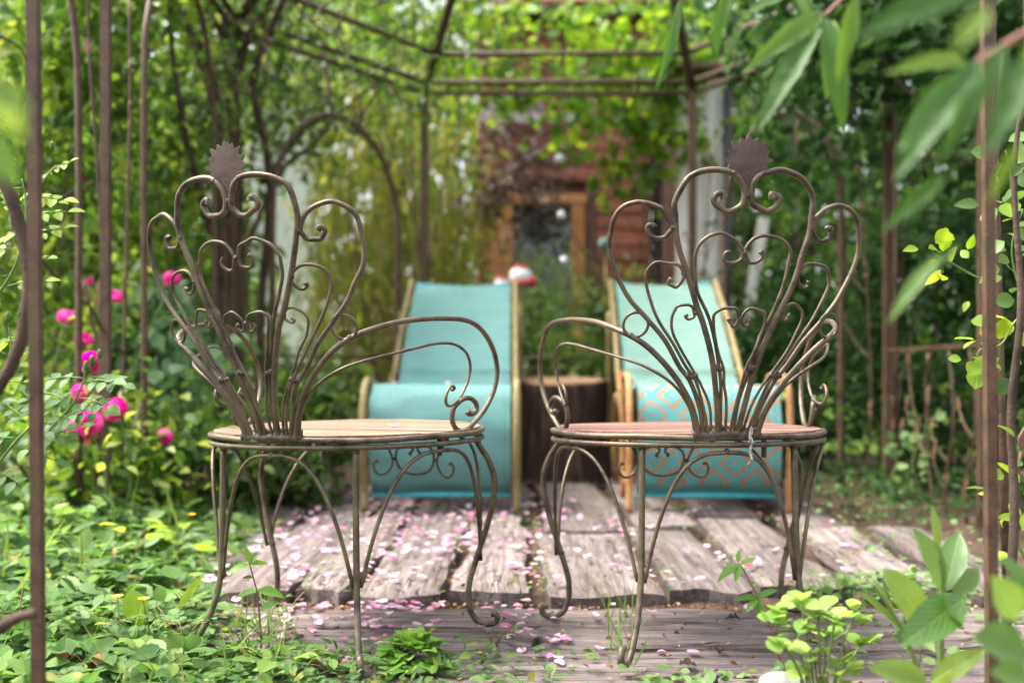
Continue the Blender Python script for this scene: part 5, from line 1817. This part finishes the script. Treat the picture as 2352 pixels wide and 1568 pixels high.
# lance leaved plant, right foreground
def lance_plant(label, base, leaflist, stem, d, m, w=0.34, name='broad_leaf_plant', cat='plant', stem_m=STEM, r=0.004, tplf=None):
    b = P(*base, d)
    root = empty(name, tuple(b))
    tag(root, label, cat)
    MB().tube([tuple(P(x, y, d) - b) for x, y in stem], [r * 1.2, r, r * 0.6], 7, sub=5).build('stem', stem_m, root)
    for (x0, y0, x1, y1, w, d0, d1) in leaflist:
        a, e = P(x0, y0, d0), P(x1, y1, d1)
        ax = e - a
        t = (tplf or (lambda w: leaf_tpl(w, 9, 0.5, 0, rnd.uniform(0.05, 0.2), 0.18, 0, 0.08, 0.25)))(w)
        leaves('leaf', t, np.array([tuple(a - b)]), np.array([tuple(ax)]), np.array([(rnd.uniform(-0.5, 0.5), -1.0, 0.55)]), [ax.length], m, root)
    return root


d = 1.28
lance_plant('broad leaved plant in front of the right iron post', (2165, 1600), [
    (2165, 1362, 2120, 1212, 0.42, d, d - .02), (2172, 1358, 2203, 1215, 0.42, d, d + .03), (2155, 1270, 2146, 1160, 0.22, d, d), (2125, 1432, 2047, 1312, 0.42, d, d - .03),
    (2215, 1372, 2085, 1468, 0.36, d - .02, d - .10), (2185, 1365, 2260, 1300, 0.40, d, d + .02), (2160, 1440, 2228, 1360, 0.36, d, d + .04), (2130, 1560, 2015, 1530, 0.30, d, d - .06), (2135, 1565, 2260, 1490, 0.32, d, d - .05),
    (2150, 1500, 2080, 1430, 0.3, d, d + .05), (2160, 1420, 2200, 1400, 0.5, d, d - .08), (2110, 1600, 2190, 1545, 0.4, d - .05, d - .1)],
    [(2165, 1600), (2160, 1480), (2165, 1360), (2155, 1270)], d, L_LANCE)
lance_plant('slim budding stalk beside the broad leaved plant', (2150, 1560), [(2060, 1420, 2010, 1330, 0.16, 1.36, 1.36), (2075, 1450, 1985, 1350, 0.14, 1.36, 1.35), (2040, 1385, 2030, 1320, 0.16, 1.36, 1.37)], [(2110, 1550), (2080, 1460), (2040, 1390), (2000, 1335)], 1.36, L_LANCE, name='budding_stalk', r=0.003)
lance_plant('dark broad leaves at the lower right edge', (2360, 1600), [(2340, 1420, 2290, 1330, 0.5, .95, .92), (2360, 1500, 2260, 1460, 0.5, .95, .9), (2350, 1320, 2300, 1280, 0.5, 1.0, 1.0), (2365, 1560, 2290, 1540, 0.6, .9, .88), (2370, 1400, 2330, 1290, 0.45, .95, .95)], [(2390, 1640), (2375, 1500), (2365, 1300)], 0.95, L_LANCE, name='broad_leaf_plant')

# white stone
sp_ = P(1800, 1565, 1.62)
o = MB().blob((0, 0, 0), (0.045, 0.025, 0.022), 12, 8, 0.06).build('white_stone', m_plain('white_stone', (0.30, 0.285, 0.265), 0.9, 0, 0.2, 0.4, 60, 0.9))
o.location = (sp_.x, sp_.y, 0.018)
o.rotation_euler = (0, 0.12, 0.2)
tag(o, 'white stone lying under the yellow green plant', 'stone')

# overhanging branch with long leaves, top right, close to the lens
def T_peach(w):
    return leaf_tpl(w * 0.70, 12, 0.40, 0, rnd.uniform(0.1, 0.4), 0.28, 0, 0.16)


br = lance_plant('overhanging branch with long drooping leaves in the upper right', (1960, -60), [
    (1690, -40, 1618, 128, 0.34, .98, 1.0), (1895, 30, 1745, 118, 0.26, 1.12, 1.05), (1880, 60, 1738, 272, 0.26, 1.1, 1.05), (1895, 40, 1948, 268, 0.30, 1.08, 1.04), (1915, 45, 1900, 215, 0.30, 1.15, 1.12),
    (1965, -10, 1930, 180, 0.30, 1.0, 1.0), (1890, 60, 1815, 175, 0.28, 1.2, 1.2), (1820, -30, 1880, 60, 0.3, .85, .82), (1840, -20, 1700, 20, 0.3, 1.1, 1.1), (2230, -10, 1975, 52, 0.34, .62, .60), (1560, 0, 1535, 170, 0.16, 1.25, 1.2)],
    [(2300, -140), (2100, -90), (1960, -20), (1890, 40)], 1.1, L_PEACH, name='overhanging_branch', cat='branch', stem_m=RSTEM, r=0.003, tplf=T_peach)
lance_plant('second overhanging branch with long leaves beside the right post', (2400, 60), [
    *((x0, y0, x1, y1, w_, d0 - 0.10, d1 - 0.10) for x0, y0, x1, y1, w_, d0, d1 in [(2225, 150, 2085, 118, 0.30, .92, .88), (2215, 165, 2072, 300, 0.30, .92, .88), (2235, 160, 2055, 395, 0.26, .90, .86), (2245, 165, 2195, 345, 0.36, .88, .85), (2250, 140, 2150, 260, 0.34, .85, .82),
    (2300, 100, 2265, 230, 0.34, .8, .78), (2370, 130, 2290, 300, 0.36, .78, .74), (2350, 100, 2400, 260, 0.36, .75, .75), (2170, 405, 2040, 512, 0.26, .92, .9), (2160, 585, 2038, 718, 0.24, .95, .93), (2270, 20, 2190, 110, 0.4, .7, .68), (2335, 330, 2280, 460, 0.3, .8, .8), (2200, 560, 2120, 640, 0.24, .95, .95)])],
    [(2460, 20), (2350, 80), (2250, 140), (2215, 165)], 0.8, L_PEACH, name='overhanging_branch', cat='branch', stem_m=RSTEM, r=0.003, tplf=T_peach)
# very near twig on the left
lance_plant('blurred bright leaves hanging close on the far left', (-60, 60), [(-20, 120, 40, 330, 0.5, .5, .52), (-40, 180, 60, 250, 0.5, .5, .5), (-60, 260, 30, 420, 0.5, .55, .55)], [(-120, 20), (-50, 80), (-20, 130)], 0.5, L_LANCE, name='overhanging_branch', cat='branch', r=0.002)


# small leaved twigs
def twig(label, pts, d, n, size, m, name='leafy_twig', tpl=T_OVATE, stem_m=STEM, r=0.0018, cat='twig', pair=True, up=(0, -0.6, 1.0)):
    pp = [P(x, y, d) for x, y in pts]
    B = pp[0]
    root = empty(name, tuple(B))
    tag(root, label, cat)
    loc = [tuple(p - B) for p in pp]
    MB().tube(loc, [r * 1.3, r, r * 0.5], 6, sub=6).build('stem', stem_m, root)
    c = cr(loc, 12)
    me = None
    for i in range(n):
        t = 0.08 + 0.92 * (i + rnd.random() * 0.6) / n
        k = min(int(t * (len(c) - 1)), len(c) - 2)
        q = c[k]
        tg = unit(c[k + 1] - c[k])
        s = -1 if i % 2 else 1
        ax = np.array((s * 0.9 * (-tg[2]) + rnd.uniform(-.3, .3), rnd.uniform(-0.7, 0.5), s * 0.9 * tg[0] + rnd.uniform(-.4, .2))) + tg * 0.5
        leaves('leaf', tpl, np.array([q + unit(ax) * size * rnd.uniform(0.0, 0.9) + RNG.normal(0, size * 0.25, 3)]), np.array([ax + RNG.normal(0, 0.5, 3)]), np.array([(rnd.uniform(-.9, .9), rnd.uniform(-1.2, 0.2), rnd.uniform(0.1, 1.0))]), [size * rnd.uniform(0.55, 1.25)], m, root)
    return root


twig('light green privet sprig hanging left of the right post', [(2250, 640), (2215, 622), (2180, 600), (2150, 585), (2135, 562)], 1.85, 12, 0.042, L_LIME, 'privet_sprig')
twig('glossy leaved twig high on the right edge', [(2345, 560), (2325, 470), (2320, 400), (2310, 345)], 1.9, 18, 0.036, L_LANCE, 'climber_twig', T_ROUND)
twig('glossy leaved twig on the right edge behind the post', [(2380, 760), (2335, 640), (2325, 560), (2350, 480)], 1.95, 18, 0.040, L_LANCE, 'climber_twig', T_ROUND)
twig('leafy twig crossing the right post at rail height', [(2380, 700), (2330, 740), (2300, 790), (2255, 800), (2240, 825)], 1.8, 16, 0.040, L_LIME, 'climber_twig', T_ROUND)
twig('leafy shoot low on the right edge', [(2360, 1300), (2330, 1220), (2320, 1160), (2340, 1100)], 1.75, 14, 0.05, L_LIME, 'climber_twig', T_OVATE)
twig('dark vine stem running up beside the right post', [(2300, 1568), (2330, 1200), (2322, 950), (2345, 700), (2330, 400), (2360, 150)], 1.6, 14, 0.045, L_MID, 'vine_stem', T_OVATE, BARK, 0.006, 'vine')


# rose sprigs with leaflets and buds
def rose_sprig(label, pts, d, nleaf, size, m, buds=0, name='rose_sprig'):
    pp = [P(x, y, d) for x, y in pts]
    B = pp[0]
    root = empty(name, tuple(B))
    tag(root, label, 'rose sprig')
    loc = [tuple(p - B) for p in pp]
    MB().tube(loc, [0.0025, 0.002, 0.0012], 6, sub=6).build('stem', STEM, root)
    c = cr(loc, 12)
    for i in range(nleaf):
        t = 0.1 + 0.88 * (i + rnd.random() * 0.5) / nleaf
        k = min(int(t * (len(c) - 1)), len(c) - 2)
        q = Vector(c[k])
        s = -1 if i % 2 else 1
        dirv = Vector((s * rnd.uniform(0.5, 1.0) + 0.25, rnd.uniform(-0.5, 0.4), rnd.uniform(-0.45, 0.45))).normalized()
        L = size * 2.6
        e = q + dirv * L
        st_ = MB().tube([tuple(q), tuple((q + e) / 2 + Vector((0, 0, 0.004))), tuple(e)], 0.0009, 4, sub=3).build('leaf_stalk', STEM, root)
        side_ = dirv.cross(Vector((0, -0.7, 1))).normalized()
        for f, sd_ in ((1.0, 0), (0.72, 1), (0.72, -1), (0.4, 1), (0.4, -1)):
            a = q.lerp(e, f)
            ax = dirv if sd_ == 0 else (dirv * 0.35 + side_ * sd_)
            leaves('leaflet', T_SERR, np.array([tuple(a)]), np.array([tuple(ax)]), np.array([(rnd.uniform(-.3, .3), -0.7, 1.0)]), [size * rnd.uniform(0.8, 1.15)], m, st_)
    for i in range(buds):
        q = Vector(c[-1 - i * 3]) + Vector((rnd.uniform(-0.012, 0.02), rnd.uniform(-.01, .01), rnd.uniform(0.012, 0.035)))
        bo = MB()
        bo.tube([tuple(c[-1 - i * 3]), tuple(q)], 0.0009, 4, sub=1)
        bo.blob(q, (0.0042, 0.0042, 0.0085), 7, 6)
        bo.build('bud', L_ROSE, root)
    return root


rose_sprig('fresh rose sprig with green buds reaching past the left post', [(60, 1045), (115, 985), (165, 930), (190, 880), (205, 858)], 1.62, 11, 0.026, L_ROSE, 6)
rose_sprig('rose sprig behind the left post with pale leaves', [(-30, 1100), (30, 1020), (70, 980), (110, 950)], 1.66, 8, 0.026, L_ROSE, 0)
rose_sprig('lime green rose shoot at the left edge', [(-20, 700), (30, 620), (55, 540), (60, 470), (50, 410)], 1.72, 10, 0.026, L_LIME, 0)
rose_sprig('small lime rose shoot tip above the left shoot', [(60, 480), (90, 430), (115, 395), (130, 380)], 1.75, 4, 0.018, L_LIME, 1)
rose_sprig('rose shoot low at the left edge', [(-30, 900), (10, 850), (25, 800), (20, 750)], 1.7, 6, 0.020, L_LIME, 2)


# curved old stem on the left edge and a stick at the post foot
o = MB().tube([tuple(P(x, y, 1.30)) for x, y in ((-30, 340), (10, 420), (45, 520), (68, 640), (55, 760), (25, 840), (-10, 900))], [0.0075, 0.009, 0.009, 0.008], 8, sub=6, jitter=0.04).build('old_stem', BARK)
tag(o, 'curved brown woody stem at the left edge behind the post', 'stem')
o = MB().tube([tuple(P(x, y, 1.15)) for x, y in ((-40, 1460), (0, 1440), (40, 1418), (82, 1408))], [0.008, 0.0075, 0.006], 7, sub=5, jitter=0.05).build('stick', BARK)
tag(o, 'brown stick poking past the foot of the left post', 'stick')

# ivy at the foot of the right panel
twig('blue green ivy climbing the foot of the right panel', [(2120, 1190), (2110, 1120), (2095, 1060), (2120, 1000), (2130, 960)], 3.9, 26, 0.042, L_HERB, 'ivy', T_ROUND, STEM, 0.003, 'ivy')
twig('blue green ivy beside the right far post', [(2020, 1160), (2050, 1090), (2060, 1040), (2040, 1010)], 4.1, 14, 0.042, L_HERB, 'ivy', T_ROUND, STEM, 0.003, 'ivy')

# grass blades
gpos = np.array([gp(rnd.choice((560, 600, 640, 1415, 1440, 90, 40, 160, 300, 1900, 2090)) + rnd.uniform(-25, 25), rnd.uniform(1400, 1540), 0.0) for _ in range(230)])
gax = RNG.normal(0, 0.35, (230, 3))
gax[:, 2] = 1
tag(leaves('grass', T_GRASS, gpos, gax, RNG.normal(0, 1, (230, 3)), RNG.uniform(0.04, 0.10, 230), L_GRASS), 'thin grass blades sprouting by the planks', 'grass', None, 'stuff')
gpos = np.stack([RNG.uniform(-2.2, -0.95, 160), RNG.uniform(1.6, 3.4, 160), np.zeros(160)], -1)
gax = RNG.normal(0, 0.3, (160, 3))
gax[:, 2] = 1
tag(leaves('grass', T_GRASS, gpos, gax, RNG.normal(0, 1, (160, 3)), RNG.uniform(0.12, 0.26, 160), L_GRASS), 'long grass blades rising through the left bed', 'grass', None, 'stuff')

# ================================================================== PETALS AND LITTER
PM = []
for i in range(6):
    ob = leaves('petal_shape', petal_tpl(rnd.uniform(0.7, 1.05), rnd.uniform(0.05, 0.5), rnd.uniform(-0.05, 0.3)), np.zeros((1, 3)), np.array([(0, 1, 0)]), np.array([(0, 0, 1)]), [1.0], PETAL)
    PM.append(ob.data)
    bpy.data.objects.remove(ob)


def petal_spot(n):
    out = []
    while len(out) < n:
        t = rnd.random()
        if t < 0.52:
            x, y = rnd.gauss(-0.52, 0.2), rnd.uniform(2.05, 4.2)
        elif t < 0.72:
            x, y = rnd.gauss(-0.12, 0.16), rnd.uniform(2.1, 4.0)
        elif t < 0.90:
            x, y = rnd.uniform(0.0, 1.1), rnd.uniform(2.25, 4.6)
        elif t < 0.97:
            x, y = rnd.uniform(-0.75, 0.1), rnd.uniform(1.75, 2.25)
        else:
            x, y = rnd.uniform(0.1, 0.8), rnd.uniform(1.7, 2.25)
        if x < left_edge(y) - 0.12:
            continue
        if out and rnd.random() < 0.45:
            o_ = out[rnd.randrange(len(out))]
            x, y = o_[0] + rnd.gauss(0, 0.035), o_[1] + rnd.gauss(0, 0.05)
        elif y > 2.4 and rnd.random() < 0.22:
            x = rnd.choice((-0.72, -0.505, -0.374, -0.153, 0.066)) + rnd.gauss(0, 0.018)
        z = 0.029 if y > 2.34 else (-0.012 if y > 2.25 else 0.005)
        out.append((x, y, z + rnd.uniform(0.0, 0.006)))
    return sorted(out, key=lambda q: q[1])


spots = petal_spot(980)
for i, q in enumerate(spots[:300]):
    s = rnd.uniform(0.014, 0.030)
    o = link_mesh('petal', PM[i % 6], None, q, (rnd.uniform(-0.16, 0.16) + (math.pi if rnd.random() < 0.35 else 0), rnd.uniform(-0.16, 0.16), rnd.uniform(0, 6.3)), (s, s, s))
    tag(o, 'fallen pink rose petal lying on the old planks', 'petal', 'fallen pink petals')
for (x_, y_, z_, lab) in ((-0.275, 3.55 + 1.62, 0.937, 'pink petal lying near the top of the plain turquoise backrest'), (-0.43, 3.55 + 0.12, 0.482, 'pink petal on the left front edge of the plain lounger'), (-0.24, 3.55 + 0.13, 0.482, 'pink petal on the middle front edge of the plain lounger'), (0.30, 4.70, 0.492, 'pink petal lying on the sawn top of the stump'), (-0.24, 2.02, 0.417, 'pale petal lying on the tan wooden seat')):
    o = link_mesh('petal', PM[2], None, (x_, y_, z_), (0.35 if z_ > 0.9 else 0.05, 0.1, rnd.uniform(0, 6)), (0.027, 0.027, 0.027))
    tag(o, lab, 'petal')
q = np.array(spots[300:])
k = len(q)
ax = RNG.normal(0, 1, (k, 3))
ax[:, 2] = RNG.normal(0, 0.15, k)
tag(leaves('petals', petal_tpl(), q, ax, rup(k, 0.15), RNG.uniform(0.014, 0.029, k), PETAL), 'more fallen pink petals strewn over the far planks', 'petals', None, 'stuff')

k = 3600
lx_ = RNG.uniform(-0.95, 1.6, k)
ly_ = np.concatenate([RNG.uniform(1.5, 2.3, k // 4), RNG.normal(2.29, 0.03, k // 4), RNG.uniform(2.3, 5, k - 2 * (k // 4))])
near_gap = RNG.random(k) < 0.5
gapx = RNG.choice([-0.71, -0.49, -0.366, -0.149, 0.067, 0.37, 0.60, 0.88, 1.12, 1.36], k) + RNG.normal(0, 0.03, k)
lx_ = np.where(near_gap & (ly_ > 2.3), gapx, lx_)
lz_ = np.where(ly_ > 2.34, 0.027, 0.002) + RNG.uniform(0, 0.004, k)
lz_ = np.where((ly_ > 2.24) & (ly_ < 2.34), -0.016, lz_)
lz_ = np.where(near_gap & (ly_ > 2.34), lz_ - 0.012 * RNG.random(k), lz_)
ax = RNG.normal(0, 1, (k, 3))
ax[:, 2] = RNG.normal(0, 0.2, k)
tag(leaves('leaf_litter', leaf_tpl(0.5, 3, 0.5, 0, 0.3, 0.4, 0, 0.4), np.stack([lx_, ly_, lz_], -1), ax, rup(k, 0.5), RNG.uniform(0.005, 0.016, k), DRY), 'brown crumbs of dry leaves over the planks', 'litter', None, 'stuff')
for i, (x, y, lab) in enumerate(((1560, 1525, 'crumpled dark dry leaf near the curled foot of the reddish chair'), (1650, 1500, 'grey dry seed head on the front plank'), (560, 1545, 'dark dry leaf scrap in the lower left'), (1700, 1420, 'dark bark scrap behind the seedling'), (1880, 1480, 'dark dry leaf scrap under the yellow green plant'))):
    b = MB()
    X, Y, Z = gp(x, y, 0.004)
    o = leaves('dry_leaf', leaf_tpl(0.6, 8, 0.5, 0.18, 0.25, 0.35, 0, 0.45), np.zeros((1, 3)), np.array([(rnd.uniform(-1, 1), rnd.uniform(-.5, .5), 0.1)]), np.array([(0.2, -0.3, 1)]), [0.032], m_plain('dark_dry_leaf', (0.045, 0.032, 0.026), 0.9, 0, 0.2, 0.5, 60, 0.6))
    o.location = (X, Y, Z)
    tag(o, lab, 'dry leaf')
